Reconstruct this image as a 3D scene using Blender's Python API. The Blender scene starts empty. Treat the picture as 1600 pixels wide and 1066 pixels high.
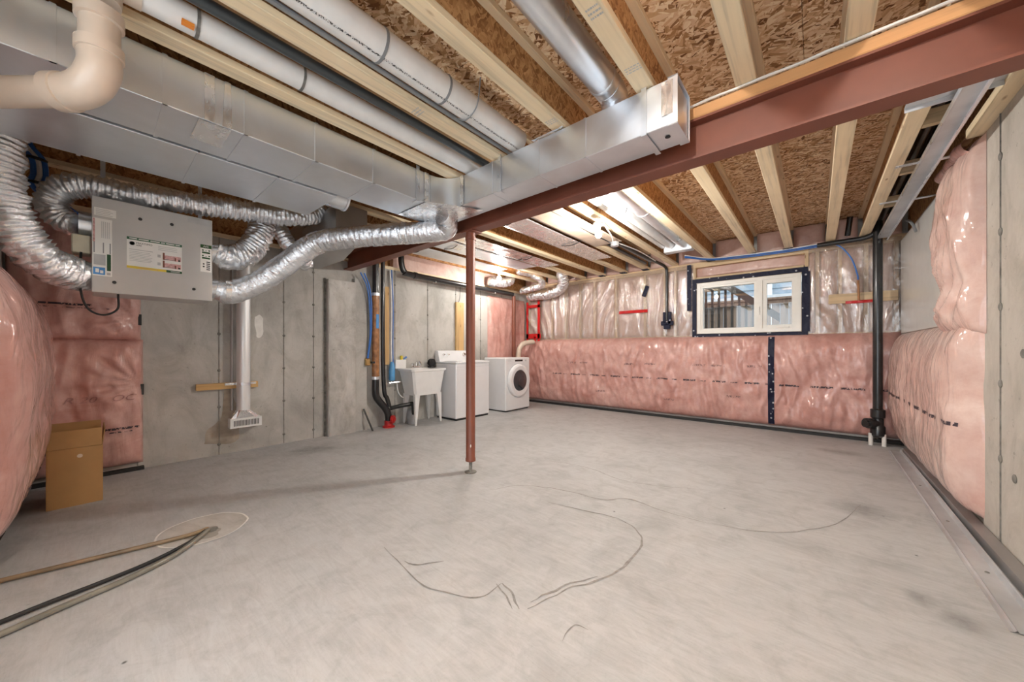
import bpy, math, random
from mathutils import Vector, Matrix, noise
random.seed(7)
PI = math.pi
S = bpy.context.scene
COL = S.collection

# ------------------------------------------------------------------ camera
cam_d = bpy.data.cameras.new('camera')
cam = bpy.data.objects.new('camera', cam_d)
COL.objects.link(cam)
cam.location = (0, 0, 1.12)
cam.rotation_euler = (PI / 2, 0, math.radians(40.35))
cam_d.sensor_width = 36
cam_d.lens = 558 / 1600 * 36
cam_d.shift_y = 13.7 / 1600
cam_d.clip_start = 0.02
S.camera = cam

# ------------------------------------------------------------------ world, exposure
W = bpy.data.worlds.new('overcast_sky')
S.world = W
W.use_nodes = True
bg = W.node_tree.nodes['Background']
bg.inputs[0].default_value = (0.88, 0.94, 1.0, 1)
bg.inputs[1].default_value = 1.5
S.view_settings.view_transform = 'Standard'
S.view_settings.look = 'None'
S.view_settings.exposure = 1.3
S.view_settings.gamma = 1
S.view_settings.use_curve_mapping = False
try:
    S.cycles.use_denoising = True
    S.cycles.max_bounces = 12
    S.cycles.diffuse_bounces = 7
    S.cycles.transparent_max_bounces = 16
    S.cycles.sample_clamp_indirect = 6
except Exception:
    pass

BULB_POWER = 62.0      # radiant watts of one bare bulb
# bare bulbs: two seen in the photograph, two unseen ones added above the camera for floor bounce
BULBS = [((-1.70, 3.377, 2.307), 0.72), ((-4.22, 4.62, 2.37), 0.30),
         ((-0.48, -0.25, 2.66), 0.72), ((0.30, 0.45, 2.66), 0.36)]

# ------------------------------------------------------------------ materials
M = {}
def nt_mat(name):
    m = bpy.data.materials.new(name)
    m.use_nodes = True
    nt = m.node_tree
    b = nt.nodes['Principled BSDF']
    M[name] = m
    return m, nt, b

def N(nt, t, **kw):
    n = nt.nodes.new(t)
    for k, v in kw.items():
        setattr(n, k, v)
    return n

def pos(nt, scale=(1, 1, 1), rot=(0, 0, 0), loc=(0, 0, 0)):
    g = N(nt, 'ShaderNodeNewGeometry')
    mp = N(nt, 'ShaderNodeMapping')
    mp.inputs['Scale'].default_value = scale
    mp.inputs['Rotation'].default_value = rot
    mp.inputs['Location'].default_value = loc
    nt.links.new(g.outputs['Position'], mp.inputs['Vector'])
    return mp.outputs['Vector']

def noise_n(nt, vec, scale, detail=4, rough=0.55, dist=0):
    n = N(nt, 'ShaderNodeTexNoise')
    n.inputs['Scale'].default_value = scale
    n.inputs['Detail'].default_value = detail
    n.inputs['Roughness'].default_value = rough
    n.inputs['Distortion'].default_value = dist
    nt.links.new(vec, n.inputs['Vector'])
    return n

def ramp(nt, fac, stops, interp='LINEAR'):
    r = N(nt, 'ShaderNodeValToRGB')
    r.color_ramp.interpolation = interp
    e = r.color_ramp.elements
    while len(e) > 1:
        e.remove(e[-1])
    e[0].position = stops[0][0]
    e[0].color = (*stops[0][1], 1) if len(stops[0][1]) == 3 else stops[0][1]
    for p, c in stops[1:]:
        x = e.new(p)
        x.color = (*c, 1) if len(c) == 3 else c
    nt.links.new(fac, r.inputs[0])
    return r.outputs[0]

def mixc(nt, fac, a, b, mode='MIX'):
    m = N(nt, 'ShaderNodeMix', data_type='RGBA', blend_type=mode)
    for s, v in ((0, fac), (6, a), (7, b)):
        if hasattr(v, 'is_output') or hasattr(v, 'node'):
            nt.links.new(v, m.inputs[s])
        else:
            m.inputs[s].default_value = v if s == 0 else (*v, 1)
    return m.outputs[2]

def bump(nt, b, h, strength=0.3, dist=0.01):
    n = N(nt, 'ShaderNodeBump')
    n.inputs['Strength'].default_value = strength
    n.inputs['Distance'].default_value = dist
    nt.links.new(h, n.inputs['Height'])
    nt.links.new(n.outputs[0], b.inputs['Normal'])
    return n

def simple(name, col, rough=0.5, metal=0.0, var=0.12, vscale=9, bmp=0, bscale=60, coat=0, spec=None):
    m, nt, b = nt_mat(name)
    n = noise_n(nt, pos(nt), vscale, 3)
    lo = tuple(max(0, c * (1 - var)) for c in col)
    hi = tuple(min(1, c * (1 + var)) for c in col)
    nt.links.new(ramp(nt, n.outputs['Fac'], [(0.3, lo), (0.7, hi)]), b.inputs['Base Color'])
    b.inputs['Roughness'].default_value = rough
    b.inputs['Metallic'].default_value = metal
    if coat:
        b.inputs['Coat Weight'].default_value = coat
        b.inputs['Coat Roughness'].default_value = 0.12
    if spec is not None:
        b.inputs['Specular IOR Level'].default_value = spec
    if bmp:
        n2 = noise_n(nt, pos(nt), bscale, 4)
        bump(nt, b, n2.outputs['Fac'], bmp, 0.004)
    return m

# --- concrete floor: pale trowelled slab
m, nt, b = nt_mat('floor_concrete')
n1 = noise_n(nt, pos(nt), 0.9, 6, 0.6, 0.6)
n2 = noise_n(nt, pos(nt, (1.0, 7, 1), (0, 0, 0.6)), 4.0, 6, 0.75, 1.6)
n3 = noise_n(nt, pos(nt), 90, 3, 0.7)
n4 = noise_n(nt, pos(nt), 5.5, 5, 0.7, 1.0)
c = ramp(nt, n1.outputs['Fac'], [(0.28, (0.395, 0.40, 0.40)), (0.5, (0.485, 0.49, 0.492)), (0.75, (0.535, 0.54, 0.542))])
c = mixc(nt, 0.34, c, ramp(nt, n2.outputs['Fac'], [(0.35, (0.62, 0.61, 0.60)), (0.62, (1, 1, 1))]), 'MULTIPLY')
c = mixc(nt, 0.55, c, ramp(nt, n4.outputs['Fac'], [(0.3, (0.70, 0.69, 0.68)), (0.55, (1, 1, 1))]), 'MULTIPLY')
c = mixc(nt, 0.5, c, ramp(nt, n3.outputs['Fac'], [(0.25, (0.80, 0.79, 0.78)), (0.45, (1, 1, 1))]), 'MULTIPLY')
vor = N(nt, 'ShaderNodeTexVoronoi'); vor.inputs['Scale'].default_value = 3.2
nt.links.new(pos(nt), vor.inputs['Vector'])
speck = ramp(nt, vor.outputs['Distance'], [(0.012, (0.12, 0.11, 0.10)), (0.03, (1, 1, 1))])
c = mixc(nt, 0.9, c, speck, 'MULTIPLY')
nt.links.new(c, b.inputs['Base Color'])
b.inputs['Roughness'].default_value = 0.62
bump(nt, b, n4.outputs['Fac'], 0.08, 0.006)

# --- poured concrete wall
def conc(name, base, stain=0.55):
    m, nt, b = nt_mat(name)
    n1 = noise_n(nt, pos(nt), 1.1, 6, 0.6, 0.5)
    n2 = noise_n(nt, pos(nt, (1, 1, 0.6)), 3.6, 6, 0.72, 0.8)
    n3 = noise_n(nt, pos(nt), 20, 5, 0.75)
    lo = tuple(x * 0.68 for x in base); hi = tuple(min(1, x * 1.18) for x in base)
    c = ramp(nt, n1.outputs['Fac'], [(0.28, lo), (0.52, base), (0.75, hi)])
    c = mixc(nt, stain, c, ramp(nt, n2.outputs['Fac'], [(0.33, (0.62, 0.60, 0.56)), (0.55, (1, 1, 1))]), 'MULTIPLY')
    pit = ramp(nt, n3.outputs['Fac'], [(0.28, (0.40, 0.38, 0.35)), (0.38, (1, 1, 1)), (0.60, (1, 1, 1)), (0.72, (1.15, 1.14, 1.12))])
    c = mixc(nt, 0.8, c, pit, 'MULTIPLY')
    nt.links.new(c, b.inputs['Base Color'])
    b.inputs['Roughness'].default_value = 0.85
    bump(nt, b, n3.outputs['Fac'], 0.25, 0.006)
    return m
conc('wall_concrete', (0.50, 0.485, 0.455))
conc('wall_concrete_warm', (0.50, 0.465, 0.415))
conc('rough_concrete', (0.54, 0.52, 0.49), 0.75)
conc('sump_concrete', (0.36, 0.33, 0.29), 0.8)
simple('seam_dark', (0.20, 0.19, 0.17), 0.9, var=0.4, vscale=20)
simple('crack_dark', (0.27, 0.255, 0.24), 0.8, var=0.25, vscale=30)
simple('stain_tan', (0.36, 0.31, 0.25), 0.85, var=0.25)

# --- OSB flakes
def osb(name, stops, rot=(0, 0, 0)):
    m, nt, b = nt_mat(name)
    warp = noise_n(nt, pos(nt), 7, 2)
    outs = []
    for i, (ang, sc) in enumerate(((0.35, (13, 58, 58)), (-0.55, (14, 64, 64)), (1.15, (16, 54, 54)))):
        v = N(nt, 'ShaderNodeTexVoronoi')
        v.inputs['Scale'].default_value = 1.0
        v.inputs['Randomness'].default_value = 1.0
        g = N(nt, 'ShaderNodeNewGeometry')
        mx = mixc(nt, 0.03, g.outputs['Position'], warp.outputs['Color'], 'ADD')
        r = N(nt, 'ShaderNodeMapping'); r.inputs['Rotation'].default_value = (rot[0], rot[1], rot[2] + ang)
        nt.links.new(mx, r.inputs['Vector'])
        s_ = N(nt, 'ShaderNodeMapping'); s_.inputs['Scale'].default_value = sc
        nt.links.new(r.outputs[0], s_.inputs['Vector'])
        nt.links.new(s_.outputs[0], v.inputs['Vector'])
        outs.append(v.outputs['Color'])
    msk = noise_n(nt, pos(nt), 16, 2, 0.5, 1.2)
    f1 = ramp(nt, msk.outputs['Fac'], [(0.47, (0, 0, 0)), (0.49, (1, 1, 1))])
    msk2 = noise_n(nt, pos(nt, loc=(3, 1, 7)), 16, 2, 0.5, 1.2)
    f2 = ramp(nt, msk2.outputs['Fac'], [(0.55, (0, 0, 0)), (0.57, (1, 1, 1))])
    cc = mixc(nt, f1, outs[0], outs[1])
    cc = mixc(nt, f2, cc, outs[2])
    sep = N(nt, 'ShaderNodeSeparateColor'); nt.links.new(cc, sep.inputs[0])
    col = ramp(nt, sep.outputs[0], stops)
    nt.links.new(col, b.inputs['Base Color'])
    b.inputs['Roughness'].default_value = 0.75
    bump(nt, b, sep.outputs[1], 0.12, 0.004)
    return m
osb('osb', [(0.0, (0.17, 0.065, 0.02)), (0.2, (0.44, 0.24, 0.10)), (0.5, (0.72, 0.48, 0.27)), (1.0, (0.95, 0.80, 0.58))])
osb('osb_web', [(0.0, (0.24, 0.10, 0.03)), (0.35, (0.40, 0.20, 0.07)), (1.0, (0.58, 0.33, 0.14))], (0, PI / 2, 0))

# --- lumber, grain along Y
def lumber(name, base, axis='Y', dark=0.72):
    m, nt, b = nt_mat(name)
    sc = {'Y': (26, 0.9, 26), 'X': (0.9, 26, 26), 'Z': (26, 26, 0.9)}[axis]
    n = noise_n(nt, pos(nt, sc), 1.3, 4, 0.6, 0.35)
    n2 = noise_n(nt, pos(nt), 2.2, 3)
    lo = tuple(x * dark for x in base)
    c = ramp(nt, n.outputs['Fac'], [(0.3, lo), (0.48, base), (0.7, tuple(min(1, x * 1.07) for x in base))])
    c = mixc(nt, 0.5, c, ramp(nt, n2.outputs['Fac'], [(0.3, (0.82, 0.76, 0.66)), (0.7, (1, 1, 1))]), 'MULTIPLY')
    v = N(nt, 'ShaderNodeTexVoronoi'); v.inputs['Scale'].default_value = 1.0
    ks = {'Y': (11, 3.6, 11), 'X': (3.6, 11, 11), 'Z': (11, 11, 3.6)}[axis]
    nt.links.new(pos(nt, ks), v.inputs['Vector'])
    kn = ramp(nt, v.outputs['Distance'], [(0.05, (0.38, 0.24, 0.13)), (0.12, (1, 1, 1))])
    c = mixc(nt, 0.75, c, kn, 'MULTIPLY')
    nt.links.new(c, b.inputs['Base Color'])
    b.inputs['Roughness'].default_value = 0.65
    return m
lumber('lumber_y', (0.82, 0.68, 0.47))
lumber('lumber_x', (0.72, 0.55, 0.35), 'X')
lumber('lumber_z', (0.66, 0.50, 0.32), 'Z')
lumber('beam_plate_wood', (0.62, 0.33, 0.14), 'X')
lumber('board_wood', (0.62, 0.40, 0.17), 'Y')
lumber('board_wood_z', (0.62, 0.41, 0.19), 'Z')
lumber('fence_wood', (0.20, 0.135, 0.095), 'Z', 0.55)
lumber('deck_wood', (0.05, 0.038, 0.032), 'X', 0.6)

# --- steel sheet, galvanised
def sheet(name, base, rough=0.33, var=0.10, sc=3.0, metal=1.0):
    m, nt, b = nt_mat(name)
    n = noise_n(nt, pos(nt), sc, 4, 0.6, 0.4)
    nt.links.new(ramp(nt, n.outputs['Fac'], [(0.3, tuple(x * (1 - var) for x in base)), (0.7, tuple(min(1, x * (1 + var)) for x in base))]), b.inputs['Base Color'])
    b.inputs['Metallic'].default_value = metal
    r = ramp(nt, n.outputs['Fac'], [(0.3, (rough * 0.88,) * 3), (0.7, (min(1, rough * 1.25),) * 3)])
    nt.links.new(r, b.inputs['Roughness'])
    n2 = noise_n(nt, pos(nt), 2.2, 2)
    bump(nt, b, n2.outputs['Fac'], 0.08, 0.03)
    return m
sheet('galvanised', (0.82, 0.86, 0.91), 0.33, 0.06, 3.0, 0.92)
sheet('galv_pipe', (0.79, 0.83, 0.88), 0.28, 0.08, 3.0, 0.85)
sheet('galv_dark', (0.50, 0.50, 0.50), 0.45)
sheet('track_steel', (0.58, 0.60, 0.62), 0.40, 0.18, 3.0, 0.55)
sheet('foil_tape', (0.88, 0.88, 0.88), 0.24, 0.08, 18, 0.85)
sheet('galv_matte', (0.80, 0.81, 0.82), 0.45, 0.05, 3.0, 0.55)
sheet('brass', (0.70, 0.50, 0.22), 0.3)
sheet('chrome', (0.85, 0.85, 0.85), 0.12)
m, nt, b = nt_mat('flex_foil')
n = noise_n(nt, pos(nt), 38, 4, 0.7, 0.8)
n2 = noise_n(nt, pos(nt), 5, 3)
nt.links.new(ramp(nt, n2.outputs['Fac'], [(0.3, (0.82, 0.83, 0.85)), (0.6, (0.91, 0.95, 1.0))]), b.inputs['Base Color'])
b.inputs['Metallic'].default_value = 0.92
b.inputs['Roughness'].default_value = 0.2
bump(nt, b, n.outputs['Fac'], 0.55, 0.012)

# --- pink batts under clear poly
def batt_mat(name, a, bcol, coat=0.9):
    m, nt, b = nt_mat(name)
    n = noise_n(nt, pos(nt), 2.3, 6, 0.68, 0.9)
    n2 = noise_n(nt, pos(nt), 14, 4, 0.7)
    c = ramp(nt, n.outputs['Fac'], [(0.30, a), (0.52, tuple((x + y) / 2 for x, y in zip(a, bcol))), (0.72, bcol)])
    c = mixc(nt, 0.45, c, ramp(nt, n2.outputs['Fac'], [(0.28, (0.80, 0.66, 0.62)), (0.6, (1, 1, 1))]), 'MULTIPLY')
    nt.links.new(c, b.inputs['Base Color'])
    b.inputs['Roughness'].default_value = 0.55
    b.inputs['Coat Weight'].default_value = coat
    b.inputs['Coat Roughness'].default_value = 0.085
    n3 = noise_n(nt, pos(nt, (1, 1, 0.28)), 8, 3, 0.5, 1.2)
    bm = N(nt, 'ShaderNodeBump'); bm.inputs['Strength'].default_value = 0.9; bm.inputs['Distance'].default_value = 0.035
    nt.links.new(n3.outputs['Fac'], bm.inputs['Height'])
    nt.links.new(bm.outputs[0], b.inputs['Coat Normal'])
    bm2 = N(nt, 'ShaderNodeBump'); bm2.inputs['Strength'].default_value = 0.30; bm2.inputs['Distance'].default_value = 0.02
    nt.links.new(n3.outputs['Fac'], bm2.inputs['Height'])
    nt.links.new(bm2.outputs[0], b.inputs['Normal'])
    return m
batt_mat('pink_batt', (0.50, 0.235, 0.20), (0.68, 0.43, 0.385))
batt_mat('pink_batt_pale', (0.58, 0.36, 0.31), (0.74, 0.58, 0.52))
m, nt, b = nt_mat('poly_film')
tr = N(nt, 'ShaderNodeBsdfTransparent'); tr.inputs[0].default_value = (0.97, 0.96, 0.95, 1)
gl = N(nt, 'ShaderNodeBsdfGlossy'); gl.inputs['Roughness'].default_value = 0.07
df = N(nt, 'ShaderNodeBsdfDiffuse'); df.inputs[0].default_value = (0.86, 0.74, 0.66, 1)
n = noise_n(nt, pos(nt, (1, 1, 0.35)), 15, 4, 0.6, 1.2)
bm = N(nt, 'ShaderNodeBump'); bm.inputs['Strength'].default_value = 0.6; bm.inputs['Distance'].default_value = 0.025
nt.links.new(n.outputs['Fac'], bm.inputs['Height']); nt.links.new(bm.outputs[0], gl.inputs['Normal'])
lw = N(nt, 'ShaderNodeLayerWeight'); lw.inputs[0].default_value = 0.25
m1 = N(nt, 'ShaderNodeMixShader'); m1.inputs[0].default_value = 0.26
nt.links.new(tr.outputs[0], m1.inputs[1]); nt.links.new(df.outputs[0], m1.inputs[2])
m2 = N(nt, 'ShaderNodeMixShader')
mth = N(nt, 'ShaderNodeMath', operation='MULTIPLY_ADD'); mth.inputs[1].default_value = 0.5; mth.inputs[2].default_value = 0.20
nt.links.new(lw.outputs['Fresnel'], mth.inputs[0]); nt.links.new(mth.outputs[0], m2.inputs[0])
nt.links.new(m1.outputs[0], m2.inputs[1]); nt.links.new(gl.outputs[0], m2.inputs[2])
nt.links.new(m2.outputs[0], nt.nodes['Material Output'].inputs[0])
# window glass
m, nt, b = nt_mat('window_glass')
tr = N(nt, 'ShaderNodeBsdfTransparent'); tr.inputs[0].default_value = (0.93, 0.96, 0.97, 1)
gl = N(nt, 'ShaderNodeBsdfGlossy'); gl.inputs['Roughness'].default_value = 0.01
lw = N(nt, 'ShaderNodeLayerWeight'); lw.inputs[0].default_value = 0.3
mth = N(nt, 'ShaderNodeMath', operation='MULTIPLY_ADD'); mth.inputs[1].default_value = 0.5; mth.inputs[2].default_value = 0.05
m2 = N(nt, 'ShaderNodeMixShader')
nt.links.new(lw.outputs['Fresnel'], mth.inputs[0]); nt.links.new(mth.outputs[0], m2.inputs[0])
nt.links.new(tr.outputs[0], m2.inputs[1]); nt.links.new(gl.outputs[0], m2.inputs[2])
nt.links.new(m2.outputs[0], nt.nodes['Material Output'].inputs[0])

# --- tape: navy with pale flecks ; print: dark marks on nothing
m, nt, b = nt_mat('navy_tape')
v = N(nt, 'ShaderNodeTexVoronoi'); v.inputs['Scale'].default_value = 16
nt.links.new(pos(nt), v.inputs['Vector'])
nn = noise_n(nt, pos(nt), 30, 3)
nt.links.new(mixc(nt, ramp(nt, v.outputs['Distance'], [(0.17, (1, 1, 1)), (0.21, (0, 0, 0))]), (0.010, 0.012, 0.034), (0.42, 0.43, 0.47)), b.inputs['Base Color'])
b.inputs['Roughness'].default_value = 0.5
b.inputs['Specular IOR Level'].default_value = 0.25
bump(nt, b, nn.outputs['Fac'], 0.6, 0.01)
def print_mat(name, col, scale, thr):
    m, nt, b = nt_mat(name)
    n = noise_n(nt, pos(nt, scale), 1.0, 2, 0.5)
    b.inputs['Base Color'].default_value = (*col, 1)
    b.inputs['Roughness'].default_value = 0.6
    f = ramp(nt, n.outputs['Fac'], [(thr, (0, 0, 0)), (thr + 0.05, (1, 1, 1))])
    nt.links.new(f, b.inputs['Alpha'])
    return m
print_mat('print_marks', (0.05, 0.035, 0.045), (70, 70, 45), 0.44)
print_mat('print_faint', (0.22, 0.12, 0.12), (60, 60, 45), 0.50)
print_mat('pipe_print', (0.06, 0.06, 0.06), (150, 150, 150), 0.50)
print_mat('stamp_print', (0.10, 0.08, 0.06), (110, 110, 110), 0.50)

m, nt, b = nt_mat('floor_stain')
tc = N(nt, 'ShaderNodeTexCoord'); mp = N(nt, 'ShaderNodeMapping'); mp.inputs['Location'].default_value = (-1, -1, 0); mp.inputs['Scale'].default_value = (2, 2, 0)
nt.links.new(tc.outputs['Generated'], mp.inputs['Vector'])
gr_ = N(nt, 'ShaderNodeTexGradient', gradient_type='SPHERICAL'); nt.links.new(mp.outputs[0], gr_.inputs[0])
nn = noise_n(nt, pos(nt), 9, 5, 0.7, 0.8)
mu = N(nt, 'ShaderNodeMath', operation='MULTIPLY'); nt.links.new(gr_.outputs['Fac'], mu.inputs[0]); nt.links.new(nn.outputs['Fac'], mu.inputs[1])
nt.links.new(ramp(nt, mu.outputs[0], [(0.10, (0, 0, 0)), (0.5, (0.30, 0.30, 0.30))]), b.inputs['Alpha'])
b.inputs['Base Color'].default_value = (0.22, 0.205, 0.19, 1); b.inputs['Roughness'].default_value = 0.7
simple('print_faint_solid', (0.40, 0.20, 0.19), 0.6)
simple('pan_tan', (0.46, 0.35, 0.27), 0.45, coat=0.3)
simple('red_oxide', (0.20, 0.062, 0.036), 0.45, var=0.12, vscale=4, bmp=0.05)
simple('pvc_white', (0.75, 0.74, 0.72), 0.32, var=0.05, coat=0.3)
simple('pvc_cream', (0.64, 0.53, 0.43), 0.35, var=0.05, coat=0.3)
simple('abs_black', (0.012, 0.012, 0.013), 0.28, var=0.3, coat=0.3)
simple('rubber_black', (0.02, 0.02, 0.02), 0.6)
simple('grey_pipe', (0.22, 0.23, 0.24), 0.45)
simple('slate_pipe', (0.045, 0.055, 0.06), 0.35, coat=0.2)
simple('kraft_wrap', (0.34, 0.15, 0.055), 0.5, var=0.4, vscale=16, coat=0.3)
simple('pex_blue', (0.04, 0.16, 0.50), 0.35)
simple('pex_white', (0.75, 0.75, 0.74), 0.35)
simple('sky_blue', (0.10, 0.33, 0.62), 0.35)
simple('red_tape', (0.56, 0.015, 0.015), 0.3, bmp=0.4, bscale=40)
simple('red_valve', (0.45, 0.02, 0.02), 0.4)
simple('orange_mark', (0.85, 0.28, 0.04), 0.6)
simple('cardboard', (0.45, 0.27, 0.11), 0.75, var=0.08, vscale=5)
simple('cardboard_dark', (0.40, 0.235, 0.095), 0.8, var=0.08, vscale=5)
simple('appliance_white', (0.80, 0.81, 0.83), 0.28, var=0.02, coat=0.4)
simple('appliance_grey', (0.60, 0.61, 0.63), 0.3, var=0.02)
simple('plastic_white', (0.80, 0.80, 0.79), 0.4, var=0.03)
simple('vinyl_white', (0.82, 0.81, 0.76), 0.35, var=0.03)
simple('dark_glass', (0.03, 0.033, 0.04), 0.06, var=0.2, coat=0.8)
simple('black_gloss', (0.01, 0.01, 0.012), 0.15)
simple('hrv_paint', (0.50, 0.50, 0.49), 0.42, var=0.03)
simple('label_white', (0.80, 0.80, 0.77), 0.5, var=0.03)
simple('label_green', (0.03, 0.12, 0.06), 0.5)
simple('label_darkgreen', (0.015, 0.075, 0.02), 0.5)
simple('label_yellow', (0.70, 0.55, 0.06), 0.5)
simple('label_blue', (0.06, 0.26, 0.60), 0.5)
simple('label_grey', (0.45, 0.46, 0.46), 0.5)
simple('label_pink', (0.62, 0.36, 0.35), 0.5, var=0.3, vscale=70)
simple('ink_black', (0.02, 0.02, 0.02), 0.5)
simple('panel_white', (0.74, 0.75, 0.73), 0.3, var=0.03, coat=0.6)
simple('hose_tan', (0.24, 0.17, 0.10), 0.4, var=0.3)
simple('hose_grey', (0.20, 0.185, 0.15), 0.3, var=0.3, coat=0.3)
simple('siding', (0.20, 0.26, 0.31), 0.6)
simple('yellow_plastic', (0.62, 0.50, 0.04), 0.5)
simple('soil', (0.20, 0.19, 0.18), 0.9)
simple('foam_white', (0.78, 0.76, 0.72), 0.7)
simple('grey_plastic', (0.30, 0.31, 0.32), 0.5)
simple('cream_box', (0.74, 0.70, 0.55), 0.5)
m, nt, b = nt_mat('bulb_glow')
b.inputs['Base Color'].default_value = (1, 1, 1, 1)
b.inputs['Emission Color'].default_value = (1.0, 0.955, 0.885, 1)
b.inputs['Emission Strength'].default_value = BULB_POWER / (PI * 4 * PI * 0.033 ** 2) 

# ------------------------------------------------------------------ mesh helpers
WLOC = {}
def wl(o):
    return WLOC[o.name] if o is not None else Vector((0, 0, 0))

def empty(name, loc, label=None, cat=None, group=None):
    o = bpy.data.objects.new(name, None)
    COL.objects.link(o)
    o.empty_display_size = 0.1
    o.location = loc
    WLOC[o.name] = Vector(loc)
    tag(o, label, cat, group)
    return o

def tag(o, label=None, cat=None, group=None, kind=None):
    if label: o['label'] = label
    if cat: o['category'] = cat
    if group: o['group'] = group
    if kind: o['kind'] = kind
    return o

class MB:
    def __init__(s):
        s.v = []; s.f = []
    def add(s, vs, fs):
        k = len(s.v)
        s.v += [Vector(p) for p in vs]
        s.f += [tuple(i + k for i in f) for f in fs]
        return s
    def box(s, x0, x1, y0, y1, z0, z1):
        vs = [(x, y, z) for z in (z0, z1) for y in (y0, y1) for x in (x0, x1)]
        return s.add(vs, [(0, 2, 3, 1), (4, 5, 7, 6), (0, 1, 5, 4), (1, 3, 7, 5), (3, 2, 6, 7), (2, 0, 4, 6)])
    def cbox(s, x0, x1, y0, y1, z0, z1, c=0.01):
        """box with chamfered edges"""
        X = (x0, x1); Y = (y0, y1); Z = (z0, z1)
        idx = {}; vs = []
        for i in (0, 1):
            for j in (0, 1):
                for k in (0, 1):
                    sx, sy, sz = (1, -1)[i], (1, -1)[j], (1, -1)[k]
                    for a in range(3):
                        p = [X[i] + sx * c, Y[j] + sy * c, Z[k] + sz * c]
                        p[a] = (X[i], Y[j], Z[k])[a]
                        idx[(i, j, k, a)] = len(vs); vs.append(p)
        fs = []
        for a in range(3):
            o1, o2 = [(1, 2), (2, 0), (0, 1)][a]
            for e in (0, 1):
                q = []
                for u, w in ((0, 0), (1, 0), (1, 1), (0, 1)):
                    t = [0, 0, 0]; t[a] = e; t[o1] = u; t[o2] = w
                    q.append(idx[(*t, a)])
                fs.append(tuple(q if e else q[::-1]))
        for a in range(3):           # edges along axis a
            o1, o2 = [(1, 2), (2, 0), (0, 1)][a]
            for u in (0, 1):
                for w in (0, 1):
                    t0 = [0, 0, 0]; t0[o1] = u; t0[o2] = w
                    t1 = list(t0); t1[a] = 1
                    q = [idx[(*t0, o1)], idx[(*t1, o1)], idx[(*t1, o2)], idx[(*t0, o2)]]
                    fs.append(tuple(q if (u ^ w) == 0 else q[::-1]))
        for i in (0, 1):
            for j in (0, 1):
                for k in (0, 1):
                    q = (idx[(i, j, k, 0)], idx[(i, j, k, 1)], idx[(i, j, k, 2)])
                    fs.append(q if (i + j + k) % 2 else q[::-1])
        return s.add(vs, fs)
    def quad(s, a, b_, c, d):
        return s.add([a, b_, c, d], [(0, 1, 2, 3)])
    def slab(s, pts, nrm, t):
        """polygon pts extruded along nrm by t"""
        n = len(pts); nv = Vector(nrm) * t
        vs = [Vector(p) for p in pts] + [Vector(p) + nv for p in pts]
        fs = [tuple(range(n))[::-1], tuple(range(n, 2 * n))] + [(i, (i + 1) % n, n + (i + 1) % n, n + i) for i in range(n)]
        return s.add(vs, fs)
    def tube(s, path, r, n=12, caps=True, rfun=None, jit=0, flat=1.0):
        path = [Vector(p) for p in path]
        T = []
        for i in range(len(path)):
            a = path[max(0, i - 1)]; c = path[min(len(path) - 1, i + 1)]
            T.append((c - a).normalized())
        up = Vector((0, 0, 1)) if abs(T[0].z) < 0.9 else Vector((1, 0, 0))
        u = T[0].cross(up).normalized()
        rings = []
        for i, p in enumerate(path):
            u = (u - T[i] * u.dot(T[i])).normalized()
            w = T[i].cross(u)
            ring = []
            for k in range(n):
                a = 2 * PI * k / n
                rr = r if not callable(r) else r(i)
                if rfun: rr *= rfun(i, a)
                if jit: rr *= 1 + jit * noise.noise((p + (u * math.cos(a) + w * math.sin(a)) * rr) * 22)
                ring.append(p + (u * math.cos(a) + w * math.sin(a) * flat) * rr)
            rings.append(ring)
        vs = [q for ring in rings for q in ring]
        fs = []
        for i in range(len(path) - 1):
            for k in range(n):
                k2 = (k + 1) % n
                fs.append((i * n + k, i * n + k2, (i + 1) * n + k2, (i + 1) * n + k))
        if caps:
            fs.append(tuple(range(n))[::-1])
            L = (len(path) - 1) * n
            fs.append(tuple(range(L, L + n)))
        return s.add(vs, fs)
    def cyl(s, a, b_, r, n=16, r2=None):
        r2 = r if r2 is None else r2
        return s.tube([a, b_], lambda i: r if i == 0 else r2, n)
    def lathe(s, c, axis, prof, n=28):
        """prof: (r, t) pairs along axis from centre c"""
        c = Vector(c); ax = Vector(axis).normalized()
        up = Vector((0, 0, 1)) if abs(ax.z) < 0.9 else Vector((1, 0, 0))
        u = ax.cross(up).normalized(); w = ax.cross(u)
        vs = []
        for r, t in prof:
            for k in range(n):
                a = 2 * PI * k / n
                vs.append(c + ax * t + (u * math.cos(a) + w * math.sin(a)) * r)
        fs = []
        for i in range(len(prof) - 1):
            for k in range(n):
                k2 = (k + 1) % n
                fs.append((i * n + k, i * n + k2, (i + 1) * n + k2, (i + 1) * n + k))
        fs.append(tuple(range(n))[::-1])
        fs.append(tuple(range((len(prof) - 1) * n, len(prof) * n)))
        return s.add(vs, fs)
    def sphere(s, c, r, n=14, m=9, sc=(1, 1, 1)):
        vs = []; c = Vector(c)
        for i in range(m + 1):
            th = PI * i / m
            for k in range(n):
                a = 2 * PI * k / n
                vs.append(c + Vector((r * math.sin(th) * math.cos(a) * sc[0], r * math.sin(th) * math.sin(a) * sc[1], r * math.cos(th) * sc[2])))
        fs = []
        for i in range(m):
            for k in range(n):
                k2 = (k + 1) % n
                fs.append((i * n + k, (i + 1) * n + k, (i + 1) * n + k2, i * n + k2))
        return s.add(vs, fs)
    def grid(s, fn, nu, nv):
        vs = [fn(i / nu, j / nv) for j in range(nv + 1) for i in range(nu + 1)]
        fs = [(j * (nu + 1) + i, j * (nu + 1) + i + 1, (j + 1) * (nu + 1) + i + 1, (j + 1) * (nu + 1) + i) for j in range(nv) for i in range(nu)]
        return s.add(vs, fs)
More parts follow.
